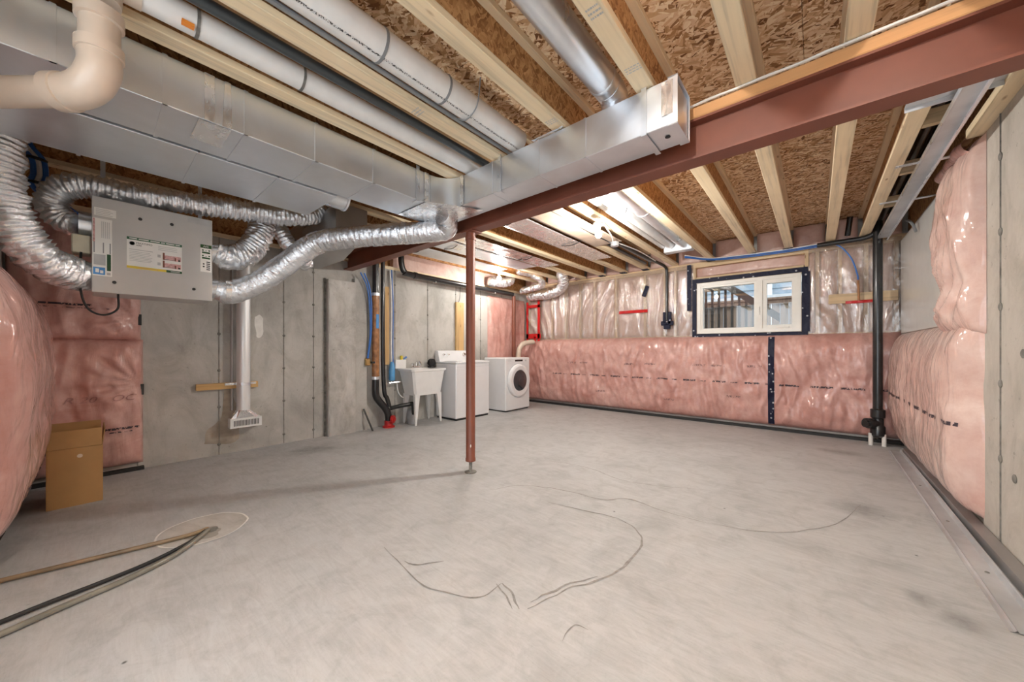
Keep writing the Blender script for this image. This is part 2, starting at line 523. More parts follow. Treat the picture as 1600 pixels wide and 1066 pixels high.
    def build(s, name, mat, parent=None, smooth=False, label=None, cat=None, group=None, kind=None, angle=35):
        if not s.v:
            return None
        lo = Vector([min(p[i] for p in s.v) for i in range(3)])
        hi = Vector([max(p[i] for p in s.v) for i in range(3)])
        c = Vector(((lo.x + hi.x) / 2, (lo.y + hi.y) / 2, lo.z))
        me = bpy.data.meshes.new(name)
        me.from_pydata([tuple(p - c) for p in s.v], [], s.f)
        me.validate()
        me.update()
        me.materials.append(M[mat])
        o = bpy.data.objects.new(name, me)
        COL.objects.link(o)
        WLOC[o.name] = c
        o.parent = parent
        o.location = c - wl(parent)
        if smooth:
            me.shade_smooth()
            if angle:
                try:
                    me.set_sharp_from_angle(angle=math.radians(angle))
                except Exception:
                    pass
        tag(o, label, cat, group, kind)
        return o

def clone(o, dloc, parent, name=None):
    """copy sharing mesh data, moved by dloc in world space"""
    c = o.copy(); c.name = name or o.name.split('.')[0]
    COL.objects.link(c)
    WLOC[c.name] = wl(o) + Vector(dloc)
    c.parent = parent
    c.location = WLOC[c.name] - wl(parent)
    return c

def catmull(pts, k=8):
    P = [Vector(p) for p in pts]
    P = [P[0] * 2 - P[1]] + P + [P[-1] * 2 - P[-2]]
    out = []
    for i in range(1, len(P) - 2):
        for j in range(k):
            t = j / k
            a, b_, c, d = P[i - 1], P[i], P[i + 1], P[i + 2]
            out.append(0.5 * (2 * b_ + (c - a) * t + (2 * a - 5 * b_ + 4 * c - d) * t * t + (3 * b_ - a - 3 * c + d) * t ** 3))
    out.append(P[-2])
    return out

def resample(path, step):
    out = [path[0]]; acc = 0
    for a, b_ in zip(path, path[1:]):
        L = (b_ - a).length
        while acc + L >= step:
            t = (step - acc) / L
            a = a.lerp(b_, t); out.append(a); L = (b_ - a).length; acc = 0
        acc += L
    out.append(path[-1])
    return out

def flexduct(name, pts, r, mat='flex_foil', parent=None, pitch=0.03, amp=0.09, jit=0.20, n=32, sleeve=0, **kw):
    path = resample(catmull(pts, 14), pitch / 4)
    sd = random.random() * 50
    def rf(i, a):
        q = 1 + amp * math.sin(i * PI / 2 + a) * min(1, i / 6, (len(path) - 1 - i) / 6)
        if jit:     # pinched diagonal creases between the wire turns
            q += 0.09 * noise.noise((math.cos(a) * 3.2 + i * 0.10, math.sin(a) * 3.2, sd + i * 0.31)) * min(1, i / 8, (len(path) - 1 - i) / 8)
        if sleeve:  # smooth foil sleeve gathered in long soft creases
            q += sleeve * (0.8 * noise.noise((math.cos(a) * 1.7, math.sin(a) * 1.7, sd + i * 0.045))
                           + 0.55 * ridge((math.cos(a) * 2.6 + i * 0.05, math.sin(a) * 2.6, sd + i * 0.16)) - 0.25
                           + 0.9 * ridge((math.cos(a) * 3.5 + i * 0.22, math.sin(a) * 3.5 - i * 0.12, sd + i * 0.42)) - 0.4
                           + 0.5 * noise.noise((math.cos(a) * 6, math.sin(a) * 6, sd + i * 0.8))) * min(1, i / 8, (len(path) - 1 - i) / 8)
        return q * (0.86 + 0.14 * min(1, i / 9, (len(path) - 1 - i) / 9))
    mb = MB()
    mb.tube(path, r, n, True, rfun=rf, jit=jit)
    return mb.build(name, mat, parent, True, angle=None, **kw)

def text_mesh(txt, size, O, U, V, mat, parent, name='lettering', shear=0, sx=1.0, thick=0.0015, align='LEFT'):
    """flat lettering standing at O, running along U with height along V"""
    cu = bpy.data.curves.new(name, 'FONT')
    cu.body = txt; cu.size = size; cu.shear = shear; cu.align_x = align
    cu.resolution_u = 3
    cu.extrude = thick / 2
    t = bpy.data.objects.new('tmp_text', cu); COL.objects.link(t)
    bpy.context.view_layer.update()
    me = bpy.data.meshes.new_from_object(t.evaluated_get(bpy.context.evaluated_depsgraph_get()))
    bpy.data.objects.remove(t); bpy.data.curves.remove(cu)
    U = Vector(U).normalized(); V = Vector(V).normalized(); Nn = U.cross(V)
    mb = MB()
    mb.add([Vector(O) + U * (v.co.x * sx) + V * v.co.y + Nn * v.co.z for v in me.vertices], [tuple(p.vertices) for p in me.polygons])
    bpy.data.meshes.remove(me)
    return mb.build(name, mat, parent)

def fbm(p, o=3):
    a = 0; s_ = 1; q = Vector(p)
    for _ in range(o):
        a += s_ * noise.noise(q); q = q * 2.1; s_ *= 0.5
    return a
def ridge(p):
    n_ = abs(noise.noise(Vector(p))) * 2
    return 1 - min(1.6, n_ * n_ / (n_ + 0.12))

# ================================================================== STRUCTURE
XL, XR, YB, YR = -4.85, 0.79, 6.20, -0.45      # left, right, back, rear (left half) faces
ZJ, ZO = 2.50, 2.80                             # joist underside, subfloor underside

floor = MB().box(-5.2, 1.2, -2.8, 6.6, -0.12, 0).build('floor', 'floor_concrete', kind='structure')
floor['label'] = 'pale grey trowelled concrete floor slab'

def ribbon(pts, w, z=0.0012, k=6):
    P = catmull([(x, y, z) for x, y in pts], k)
    mb = MB(); L = []
    for i, p in enumerate(P):
        t = (P[min(i + 1, len(P) - 1)] - P[max(i - 1, 0)]).normalized()
        nrm = Vector((-t.y, t.x, 0))
        ww = w * (0.55 + 0.45 * abs(noise.noise(p * 9)) * 2) * min(1, 0.25 + 3 * min(i, len(P) - 1 - i) / len(P))
        off = nrm * noise.noise(p * 14) * 0.012
        L += [p + off + nrm * ww, p + off - nrm * ww]
    mb.add(L, [(2 * i, 2 * i + 1, 2 * i + 3, 2 * i + 2) for i in range(len(P) - 1)])
    return mb
CR = [([(-1.862, 1.072), (-1.417, 1.022), (-1.28, 1.066), (-1.156, 1.137), (-1.145, 1.273)], 0.004),
      ([(-1.145, 1.273), (-1.063, 1.251), (-0.977, 1.19)], 0.006),
      ([(-1.165, 1.250), (-1.085, 1.228), (-1.0, 1.17)], 0.004),
      ([(-0.945, 1.218), (-0.881, 1.441), (-0.8, 1.605), (-0.75, 1.773), (-0.772, 2.082), (-0.871, 2.213), (-0.999, 2.262)], 0.0055),
      ([(-0.965, 1.26), (-0.90, 1.46), (-0.82, 1.62)], 0.005),
      ([(-0.999, 2.262), (-1.229, 2.222), (-1.495, 2.167)], 0.005),
      ([(-1.974, 2.053), (-1.845, 2.3), (-1.525, 2.434), (-1.217, 2.472), (-1.057, 2.608), (-0.799, 2.567), (-0.551, 2.571)], 0.0045),
      ([(-0.741, 1.169), (-0.75, 1.273), (-0.691, 1.282)], 0.003),
      ([(-1.659, 1.07), (-1.572, 1.097), (-1.497, 1.207)], 0.005),
      ([(-2.3, 2.9), (-1.7, 3.05), (-1.2, 2.95), (-0.6, 3.2)], 0.003),
      ([(-0.55, 2.571), (-0.2, 2.7), (0.1, 3.1), (0.25, 3.6)], 0.003)]
for pts, w in CR:
    ribbon(pts, w * 1.45).build('crack', 'crack_dark', floor)

for x, y, w, h in ((0.25, 3.5, 0.5, 0.55), (0.47, 2.32, 0.2, 0.26), (0.36, 2.42, 0.16, 0.22), (0.20, 5.3, 0.7, 0.35), (-4.3, 1.6, 0.6, 0.8), (-2.87, 0.46, 0.24, 0.2)):
    MB().quad((x - w / 2, y - h / 2, 0.0008), (x + w / 2, y - h / 2, 0.0008), (x + w / 2, y + h / 2, 0.0008), (x - w / 2, y + h / 2, 0.0008)).build('floor_stain', 'floor_stain', floor)

# ---- left wall
wall_left = MB().box(XL - 0.25, XL, YR - 0.25, 6.45, 0, 2.32).build('wall_left', 'wall_concrete', kind='structure')
wall_left['label'] = 'grey poured concrete foundation wall with form seams'
seam0 = MB().box(XL, XL + 0.006, 0.877, 0.883, 0.0, 2.32).build('form_seam', 'seam_dark', wall_left)
for y in (0.28, 1.49, 1.82, 2.97, 3.57, 4.17, 4.78, 5.38):
    clone(seam0, (0, y - 0.88, 0), wall_left)
tie0 = MB().lathe((XL, 0.88, 0.11), (1, 0, 0), [(0.014, 0), (0.016, 0.004), (0.010, 0.008), (0.004, 0.009)], 8).build('tie_stub', 'seam_dark', wall_left)
for y in (0.88, 1.49, 1.82, 2.97, 3.57, 4.17, 4.78):
    for z in (0.11, 0.51, 0.90, 1.29, 1.69, 2.10):
        if (y, z) != (0.88, 0.11):
            clone(tie0, (0, y - 0.88, z - 0.11), wall_left)
def blob(name, poly, mat, parent, x=XL + 0.003):
    """stain or skim patch with a ragged outline on the left wall"""
    P = catmull([(x, y, z) for y, z in poly] + [(x, *poly[0])], 5)[:-1]
    P = [p + Vector((0, noise.noise(p * 13) * 0.02, noise.noise(p * 11 + Vector((5, 5, 5))) * 0.02)) for p in P]
    return MB().add(P, [tuple(range(len(P)))]).build(name, mat, parent)
blob('rust_stain', [(0.76, 0.13), (1.02, 0.12), (1.05, 0.34), (1.0, 0.62), (0.93, 0.75), (0.90, 0.4), (0.78, 0.27)], 'stain_tan', wall_left)
blob('skim_patch', [(1.20, 1.50), (1.26, 1.50), (1.28, 1.30), (1.22, 1.28)], 'foam_white', wall_left)
# pilaster below the beam end: rough skim on a shallow column
def pil(u, v):
    y = 1.98 + u * 0.34; z = v * 2.03
    return Vector((XL + 0.09 + 0.012 * fbm((y * 9, z * 9, 1)), y, z))
pb = MB().grid(pil, 14, 60)
pb.box(XL, XL + 0.085, 1.97, 2.325, 0, 2.035)
pb.build('pilaster', 'rough_concrete', wall_left, True, angle=60)
MB().box(XL, XL + 0.02, 1.945, 1.968, 0, 2.05).build('pilaster_shade_strip', 'seam_dark', wall_left)  # dark strip standing in for the shaded recess beside the pilaster
MB().box(XL, XL + 0.055, 2.33, 2.50, 0, 2.10).build('pilaster_side', 'wall_concrete', wall_left)
sp = MB().box(XL - 0.2, XL + 0.02, YR, 6.35, 2.32, 2.362).build('sill_plate', 'lumber_y', wall_left)
MB().box(XL - 0.16, XL - 0.10, YR - 0.25, 6.4, 2.362, ZO).build('rim_board', 'osb_web', wall_left)
rim = MB().box(XL - 0.10, XL - 0.01, 2.95, 5.3, 2.37, 2.60).build('rim_insulation', 'pink_batt_pale', wall_left)

# ---- rear walls (behind / beside the camera)
wall_rear = MB().box(XL - 0.25, -1.9, YR - 0.25, YR, 0, ZO).build('wall_rear', 'wall_concrete', kind='structure')

# ---- right wall: bare concrete near the camera, framed and insulated further on
wall_right = MB().box(XR, XR + 0.25, -0.7, 3.56, 0, 2.44).box(XR + 0.02, XR + 0.25, 3.56, 6.2, 0, 1.30).build('wall_right', 'wall_concrete_warm', kind='structure')
wall_right['label'] = 'tan grey bare concrete wall nearest the camera on the right'
MB().box(XR + 0.06, XR + 0.25, -0.7, 6.4, 2.44, ZO).box(XR + 0.06, XR + 0.25, 3.56, 6.4, 1.30, 2.44).build('rim_board', 'osb_web', wall_right)
MB().box(XR - 0.005, XR, 3.283, 3.290, 0, 2.44).build('form_seam', 'seam_dark', wall_right)
t1 = MB().lathe((XR, 3.287, 0.51), (-1, 0, 0), [(0.022, 0), (0.024, 0.004), (0.015, 0.008), (0.006, 0.009)], 10).build('tie_stub', 'seam_dark', wall_right)
for z in (0.93, 1.36, 1.78, 2.20):
    clone(t1, (0, 0, z - 0.51), wall_right)
for (y, z) in ((3.0, 1.1), (3.1, 0.45), (2.95, 1.7)):
    clone(t1, (0, y - 3.287, z - 0.51), wall_right)

# ---- back wall
wall_back = MB()
wall_back.box(XL - 0.25, XR + 0.25, YB, 6.45, 0, 1.31)
WX0, WX1, WZ0, WZ1 = -1.425, -0.14, 1.365, 2.165
wall_back.box(XL - 0.25, WX0, 6.36, 6.40, 1.31, 2.82).box(WX1, XR + 0.25, 6.36, 6.40, 1.31, 2.82)
wall_back.box(WX0, WX1, 6.36, 6.40, 1.31, WZ0).box(WX0, WX1, 6.36, 6.40, WZ1, 2.82)
wall_back = wall_back.build('wall_back', 'wall_concrete', kind='structure')
wall_back['label'] = 'far wall of low concrete with a wood stud wall above'
MB().box(XL - 0.2, XR + 0.2, 6.215, 6.36, 2.42, 2.498).build('top_plate', 'lumber_x', wall_back)
MB().box(XL - 0.2, XR + 0.2, 6.215, 6.36, 1.31, 1.345).build('bottom_plate', 'lumber_x', wall_back)
STUDS = [-4.80, -4.52, -4.19, -3.86, -3.53, -3.22, -2.79, -2.26, -1.93, -1.76, -1.47, -0.09, 0.02, 0.24, 0.48, 0.74]
sx = MB().box(STUDS[0] - 0.019, STUDS[0] + 0.019, 6.22, 6.36, 1.345, 2.42).build('stud', 'lumber_z', wall_back)
for x in STUDS[1:]:
    clone(sx, (x - STUDS[0], 0, 0), wall_back)
MB().box(WX0 - 0.02, WX1 + 0.02, 6.22, 6.36, WZ1 + 0.02, WZ1 + 0.10).build('window_header', 'lumber_x', wall_back)
MB().box(WX0 - 0.02, WX1 + 0.02, 6.225, 6.36, 1.345, WZ0).build('window_sill_plate', 'lumber_x', wall_back)
MB().box(0.13, 0.745, 6.175, 6.215, 1.71, 1.83).build('blocking_board', 'lumber_x', wall_back)
def bay(x0, x1, z0, z1, parent=wall_back, y=6.30, d=0.07, name='bay_insulation'):
    def fn(u, v):
        e = (1 - (2 * u - 1) ** 4) * (1 - (2 * v - 1) ** 8)
        x = x0 + u * (x1 - x0); z = z0 + v * (z1 - z0)
        return Vector((x, y - d * e ** 0.5 + 0.012 * fbm((x * 6, z * 4, 3)), z))
    return MB().grid(fn, 10, 24).build(name, 'pink_batt_pale', parent, True, angle=None)
for a, b_ in zip(STUDS, STUDS[1:]):
    if a == -1.47:
        bay(a + 0.02, b_ - 0.02, WZ1 + 0.10, 2.42)
    elif b_ - a > 0.08:
        bay(a + 0.02, b_ - 0.02, 1.345, 2.42)
# rim pockets between the joist ends
JX = [0.410, 0.10, -0.32, -0.735, -1.265, -1.80, -2.26, -2.66, -3.08, -3.49, -3.90, -4.40]
FW = 0.092
ends = [XR] + JX + [XL - 0.05]
for a, b_ in zip(ends, ends[1:]):
    r_ = a if a == XR else a
    bay(b_ + (FW if b_ > XL else 0.0), a - 0.004, 2.50, 2.795, y=6.24, d=0.05, name='rim_insulation')
# poly vapour barrier stapled over the studs, gathered in folds
def polyfn(x0, x1, z0, z1, seed, amp):
    def fn(u, v):
        x = x0 + u * (x1 - x0); z = z0 + v * (z1 - z0)
        cx = (x0 + x1) / 2
        fan = (x - cx) * (1 - 0.55 * v)
        d = amp * (0.5 + 0.5 * math.sin(fan * 44 + 5 * noise.noise((x * 2, z * 2, seed)))) ** 2 * (0.35 + 0.65 * abs(noise.noise((x * 1.7, z * 0.8, seed + 4))) * 2)
        d += 0.012 * fbm((x * 5, z * 3, seed))
        e = (1 - (2 * v - 1) ** 10)
        return Vector((x, 6.205 - 0.004 - max(0.001, d) * e, z))
    return fn
for i, (x0, x1, nn_, am) in enumerate(((-4.82, -2.80, 220, 0.065), (-2.79, -1.48, 110, 0.030), (-0.07, 0.78, 80, 0.03))):
    MB().grid(polyfn(x0, x1, 1.33, 2.47, i * 7, am), nn_, 40).build('poly_sheet', 'poly_film', wall_back, True, angle=None)

# ---- window
win = MB()
F0, F1 = 6.175, 6.30
def frame_rect(mb, x0, x1, z0, z1, w, y0, y1):
    mb.box(x0, x1, y0, y1, z0, z0 + w).box(x0, x1, y0, y1, z1 - w, z1)
    mb.box(x0, x0 + w, y0, y1, z0 + w, z1 - w).box(x1 - w, x1, y0, y1, z0 + w, z1 - w)
frame_rect(win, WX0 + 0.005, WX1 - 0.005, WZ0 + 0.005, WZ1 - 0.005, 0.05, F0, F1)
XM = -0.61
win.box(XM - 0.035, XM + 0.035, F0 - 0.004, F1, WZ0 + 0.055, WZ1 - 0.055)
win = win.build('window_1', 'vinyl_white', kind='structure')
win['label'] = 'white vinyl basement window with two panes in the far wall'
for x0, x1, w in ((WX0 + 0.055, XM - 0.035, 0.03), (XM + 0.035, WX1 - 0.055, 0.05)):
    s_ = MB(); frame_rect(s_, x0, x1, WZ0 + 0.055, WZ1 - 0.055, w, F0 + 0.015, F1 - 0.02)
    s_ = s_.build('sash', 'vinyl_white', win)
    MB().box(x0 + w, x1 - w, 6.235, 6.240, WZ0 + 0.055 + w, WZ1 - 0.055 - w).build('pane', 'window_glass', s_)
MB().box(XM - 0.012, XM + 0.004, F0 - 0.02, F0 - 0.004, 1.62, 1.74).box(XM - 0.006, XM + 0.002, F0 - 0.03, F0 - 0.018, 1.66, 1.74).build('latch', 'vinyl_white', win)
MB().box(-0.42, -0.28, F0 - 0.012, F0 + 0.004, WZ0 + 0.06, WZ0 + 0.085).build('crank_cover', 'vinyl_white', win)
TW = 0.065
for nm, a in (('tape_strip', (WX0 - TW, WX1 + TW, WZ1, WZ1 + TW)), ('tape_strip', (WX0 - TW, WX1 + TW, WZ0 - TW, WZ0)),
              ('tape_strip', (WX0 - TW, WX0, WZ0, WZ1)), ('tape_strip', (WX1, WX1 + TW + 0.02, WZ0, WZ1))):
    x0, x1, z0, z1 = a
    def tfn(u, v, x0=x0, x1=x1, z0=z0, z1=z1):
        x = x0 + u * (x1 - x0); z = z0 + v * (z1 - z0)
        return Vector((x, 6.172 + 0.006 * fbm((x * 20, z * 20, 2)), z))
    big = (x1 - x0) > (z1 - z0)
    MB().grid(tfn, 60 if big else 5, 5 if big else 40).build(nm, 'navy_tape', win, True, angle=None)

# ---- ceiling: OSB subfloor panels carried by I-joists
ceil = MB().box(-5.2, 1.2, -2.8, 6.6, ZO + 0.018, ZO + 0.05).build('ceiling', 'osb', kind='structure')
ceil['label'] = 'open ceiling of OSB panels over wooden I-joists'
yb = [-2.8, -1.0, 1.42, 3.86, 6.35]; xbk = [-5.1, -3.71, -2.49, -1.27, -0.05, 1.1]
for j in range(4):
    off = 0.61 if j % 2 else 0
    for i in range(5):
        x0 = xbk[i] + (off if i else 0); x1 = xbk[i + 1] + (off if i < 4 else 0)
        MB().box(x0 + 0.0015, x1 - 0.0015, yb[j] + 0.0015, yb[j + 1] - 0.0015, ZO, ZO + 0.018).build('osb_panel', 'osb', ceil)
y0, y1 = -2.6, 6.235
web0 = MB().box(JX[0] + FW / 2 - 0.006, JX[0] + FW / 2 + 0.006, y0, y1, ZJ + 0.038, ZO - 0.038).build('i_joist', 'osb_web', ceil)
bf0 = MB().cbox(JX[0], JX[0] + FW, y0, y1, ZJ, ZJ + 0.038, 0.003).build('bottom_flange', 'lumber_y', web0)
tf0 = MB().cbox(JX[0], JX[0] + FW, y0, y1, ZO - 0.038, ZO, 0.003).build('top_flange', 'lumber_y', web0)
joists = [web0]
for x in JX[1:]:
    w_ = clone(web0, (x - JX[0], 0, 0), ceil)
    clone(bf0, (x - JX[0], 0, 0), w_); clone(tf0, (x - JX[0], 0, 0), w_)
    joists.append(w_)
def stamp(x, y, w, h, par, z=ZJ - 0.001):
    mb_ = MB(); rows = 3
    for r_ in range(rows):
        yy = y + h * r_ / rows; xx = x
        while xx < x + w:
            L_ = w * random.uniform(0.08, 0.22)
            mb_.quad((xx, yy, z), (xx, yy + h * 0.14, z), (min(xx + L_, x + w), yy + h * 0.14, z), (min(xx + L_, x + w), yy, z))
            xx += L_ + w * random.uniform(0.03, 0.08)
    mb_.build('grade_stamp', 'label_grey', par)
stamp(-0.715, 1.30, 0.055, 0.07, joists[3]); stamp(-0.72, 1.70, 0.075, 0.05, joists[3])
stamp(-1.25, 1.78, 0.07, 0.05, joists[4]); stamp(-1.79, 1.2, 0.07, 0.06, joists[5])

# ================================================================== OUTSIDE, beyond the window
ground = MB().box(-12, 8, 6.46, 30, 1.0, 1.05).build('ground_outside', 'soil', kind='structure')
ground['label'] = 'bare ground outside the basement window'
fence = empty('board_fence', (-1, 9.0, 1.05), 'brown vertical board fence seen through the window', 'fence')
b0 = MB().box(-3.4, -3.265, 9.0, 9.02, 1.05, 2.10).build('board', 'fence_wood', fence)
for i in range(1, 30):
    clone(b0, (i * 0.143, 0.012 * (i % 2), 0.01 * math.sin(i * 2.3)), fence)
MB().box(-3.4, 0.95, 8.94, 9.0, 2.05, 2.14).build('top_rail', 'fence_wood', fence)
MB().box(-3.4, 0.95, 8.90, 9.04, 2.14, 2.18).build('cap_rail', 'fence_wood', fence)
house = empty('neighbour_house', (-1, 12, 1.05), 'pale blue clapboard house beyond the fence', 'house')
MB().box(-9, 7, 12.08, 12.3, 1.05, 6.5).build('wall', 'siding', house)
c0 = MB().slab([(-9, 12.08, 1.2), (-9, 12.045, 1.2), (-9, 12.075, 1.40), (-9, 12.08, 1.40)], (1, 0, 0), 16).build('clapboard', 'siding', house)
for i in range(1, 26):
    clone(c0, (0, 0, 0.2 * i), house)
MB().box(-1.02, -0.90, 12.0, 12.06, 1.2, 6.4).build('corner_trim', 'plastic_white', house)
MB().box(-0.42, -0.1, 12.02, 12.06, 2.9, 3.2).build('vent_hood', 'plastic_white', house)
MB().box(-9, 7, 11.95, 12.06, 2.52, 2.62).build('band_trim', 'label_grey', house)
stairs = empty('deck_stairs', (-1.6, 7.4, 1.05), 'dark wooden deck stair railing seen through the left pane', 'stairs')
def diag(x, a=-1.22, z=2.23): return z + (a - x) * 0.80 if x > a else z
MB().slab([(-2.3, 7.36, 2.20), (-1.22, 7.36, 2.20), (-0.45, 7.36, 1.58), (-0.45, 7.36, 1.72), (-1.2, 7.36, 2.33), (-2.3, 7.36, 2.33)], (0, 1, 0), 0.09).build('handrail', 'deck_wood', stairs)
MB().slab([(-2.3, 7.38, 1.50), (-1.62, 7.38, 1.55), (-1.3, 7.38, 1.42), (-1.1, 7.38, 1.30), (-1.5, 7.38, 1.30), (-2.3, 7.38, 1.30)], (0, 1, 0), 0.05).build('stringer', 'deck_wood', stairs)
for x in [-2.2 + 0.105 * i for i in range(15)]:
    MB().box(x, x + 0.036, 7.39, 7.425, 1.05, diag(x) - 0.01).build('baluster', 'deck_wood', stairs)

# ================================================================== STEEL BEAM AND POST
beam = empty('steel_beam', (-2, 2.26, 2.2), 'long red oxide steel I-beam crossing the ceiling', 'beam')
BX0, BX1 = XL - 0.12, XR + 0.03
MB().box(BX0, BX1, 2.20, 2.32, 2.200, 2.212).build('bottom_flange', 'red_oxide', beam)
MB().box(BX0, BX1, 2.20, 2.32, 2.410, 2.422).build('top_flange', 'red_oxide', beam)
MB().box(BX0, BX1, 2.256, 2.264, 2.212, 2.410).build('web', 'red_oxide', beam)
MB().cbox(BX0 + 0.2, BX1, 2.195, 2.325, 2.422, 2.482, 0.004).build('nailer_plate', 'beam_plate_wood', beam)
def foam(u, v):
    x = -0.62 + u * (XR - 0.05 + 0.62)
    a = v * 2 * PI
    return Vector((x, 2.19 + 0.009 * math.cos(a) * (1 + 0.6 * fbm((x * 8, a, 0))), 2.491 + 0.006 * math.sin(a) + 0.004 * fbm((x * 6, 2, 2))))
MB().grid(foam, 60, 8).build('sill_gasket', 'foam_white', beam, True)

post = empty('jack_post', (-2.42, 2.255, 0), 'slim red steel jack post under the beam', 'post')
px_, py_ = -2.405, 2.245
MB().lathe((px_, py_, 0.10), (0, 0, 1), [(0.036, 0), (0.046, 0.004), (0.046, 0.03), (0.042, 0.036), (0.042, 2.02), (0.048, 2.02), (0.048, 2.05), (0.042, 2.05), (0.042, 2.088)], 24).build('tube', 'red_oxide', post, True)
MB().lathe((px_, py_, 0.0), (0, 0, 1), [(0.055, 0), (0.055, 0.006), (0.015, 0.008), (0.016, 0.03), (0.0145, 0.04), (0.016, 0.05), (0.0145, 0.06), (0.016, 0.07), (0.0145, 0.08), (0.016, 0.10)], 16).build('adjusting_screw', 'seam_dark', post, True)
MB().cbox(px_ - 0.07, px_ + 0.07, py_ - 0.055, py_ + 0.075, 2.188, 2.199, 0.002).build('top_plate', 'red_oxide', post)
MB().sphere((px_ + 0.028, py_ - 0.024, 0.25), 0.012, sc=(0.6, 0.6, 1.6)).build('paint_chip', 'foam_white', post)

# ================================================================== SHEET METAL DUCTS
duct = empty('supply_duct', (-2.4, 1.8, 2.255), 'galvanised rectangular supply duct turning along the red beam to a capped end', 'duct')
Z0, Z1 = 2.258, 2.492
TY = [-0.44, -0.10, 0.22, 0.53, 0.88, 1.25, 1.72]
for a, b_ in zip(TY, TY[1:]):
    MB().cbox(-2.68, -2.30, a + 0.0015, b_ - 0.0015, Z0, Z1, 0.003).build('trunk_section', 'galvanised', duct)
def collar(name, parent, axis, t, w, a0, a1, z0, z1, p=0.004, mat='galvanised'):
    mb = MB()
    if axis == 'Y':
        mb.box(a1, a1 + p, t - w, t + w, z0 - p, z1).box(a0 - p, a1 + p, t - w, t + w, z0 - p, z0)
    else:
        mb.box(t - w, t + w, a0 - p, a0, z0 - p, z1).box(t - w, t + w, a0 - p, a1, z0 - p, z0)
    return mb.build(name, mat, parent)
for y in TY[1:-1]:
    collar('slip_joint', duct, 'Y', y, 0.009, -2.68, -2.30, Z0, Z1)
arc = [(-2.30 + 0.17 - 0.17 * math.cos(t * PI / 16), 1.72 + 0.17 * math.sin(t * PI / 16)) for t in range(9)]
poly = [(-2.68, 2.11), (-2.68, 1.72)] + arc + [(-2.13, 2.11)]
MB().slab([(x, y, Z0) for x, y in poly], (0, 0, 1), Z1 - Z0).build('corner_elbow', 'galvanised', duct, True)
XS = [-2.13, -1.80, -1.38, -1.04, -0.54]
for a, b_ in zip(XS, XS[1:]):
    MB().cbox(a + 0.0015, b_ - 0.0015, 1.89, 2.11, Z0, Z1, 0.003).build('branch_section', 'galvanised', duct)
for x in XS[1:-1]:
    collar('slip_joint', duct, 'X', x, 0.007, 1.89, 2.11, Z0, Z1, 0.003)
cap = MB().box(-0.538, -0.532, 1.905, 2.095, Z0 + 0.015, Z1 - 0.015)
cap.box(-0.57, -0.522, 1.886, 1.892, Z0 - 0.004, Z1 + 0.004).box(-0.57, -0.522, 2.108, 2.114, Z0 - 0.004, Z1 + 0.004)
cap.box(-0.57, -0.522, 1.886, 2.114, Z0 - 0.006, Z0 - 0.001).box(-0.57, -0.522, 1.886, 2.114, Z1 + 0.001, Z1 + 0.006)
cap.build('end_cap', 'galvanised', duct)
MB().lathe((-0.60, 1.99, Z0 - 0.001), (0, 0, -1), [(0.013, 0), (0.014, 0.003), (0.008, 0.005)], 12).build('test_hole_plug', 'ink_black', duct)
def strapY(y, x):          # strap on the trunk's right face
    MB().box(x + 0.004, x + 0.007, y - 0.014, y + 0.014, Z0 - 0.008, 2.515).box(x - 0.05, x + 0.007, y - 0.014, y + 0.014, Z0 - 0.010, Z0 - 0.006).build('hanger_strap', 'galv_pipe', duct)
strapY(1.60, -2.30)
for x in (-1.72, -0.69):
    MB().box(x - 0.014, x + 0.014, 1.883, 1.887, Z0 - 0.008, 2.515).box(x - 0.014, x + 0.014, 1.883, 1.93 if x < -1 else 2.12, Z0 - 0.010, Z0 - 0.007).build('hanger_strap', 'galv_pipe', duct)
def tape_patch(corners, k=10, amp=0.004, mat='foil_tape', parent=duct):
    a, b_, c, d = [Vector(p) for p in corners]
    n_ = (b_ - a).cross(d - a).normalized()
    def fn(u, v):
        p = a.lerp(b_, u).lerp(d.lerp(c, u), v)
        return p + n_ * (0.003 + amp * abs(fbm(p * 30)))
    return MB().grid(fn, k, k).build('foil_tape_patch', mat, parent, True, angle=None)
xf = -2.300
tape_patch([(xf, 0.36, Z0), (xf, 0.40, Z0), (xf, 0.40, Z1), (xf, 0.36, Z1)])
tape_patch([(xf, 0.43, Z0), (xf, 0.47, Z0), (xf, 0.465, Z1), (xf, 0.44, Z1)])
tape_patch([(xf, 0.34, Z0), (-2.55, 0.34, Z0), (-2.55, 0.47, Z0), (xf, 0.47, Z0)])
tape_patch([(-2.26, 1.66, Z0), (-2.66, 1.66, Z0), (-2.60, 2.05, Z0), (-2.05, 2.05, Z0)], 16, 0.010)
tape_patch([(xf, 1.66, Z0), (xf, 1.70, Z0), (xf, 1.70, Z1), (xf, 1.66, Z1)], 8, 0.006)
tape_patch([(-2.14, 1.89, Z0), (-2.10, 1.89, Z0), (-2.10, 1.89, Z1), (-2.14, 1.89, Z1)], 8, 0.006)
tape_patch([(-1.42, 1.86, 2.494), (-1.18, 1.86, 2.494), (-1.2, 1.92, 2.51), (-1.4, 1.92, 2.51)][::-1], 8, 0.01)
tape_patch([(-0.60, 1.888, 2.31), (-0.545, 1.888, 2.31), (-0.545, 1.888, 2.48), (-0.60, 1.888, 2.48)], 8, 0.004)

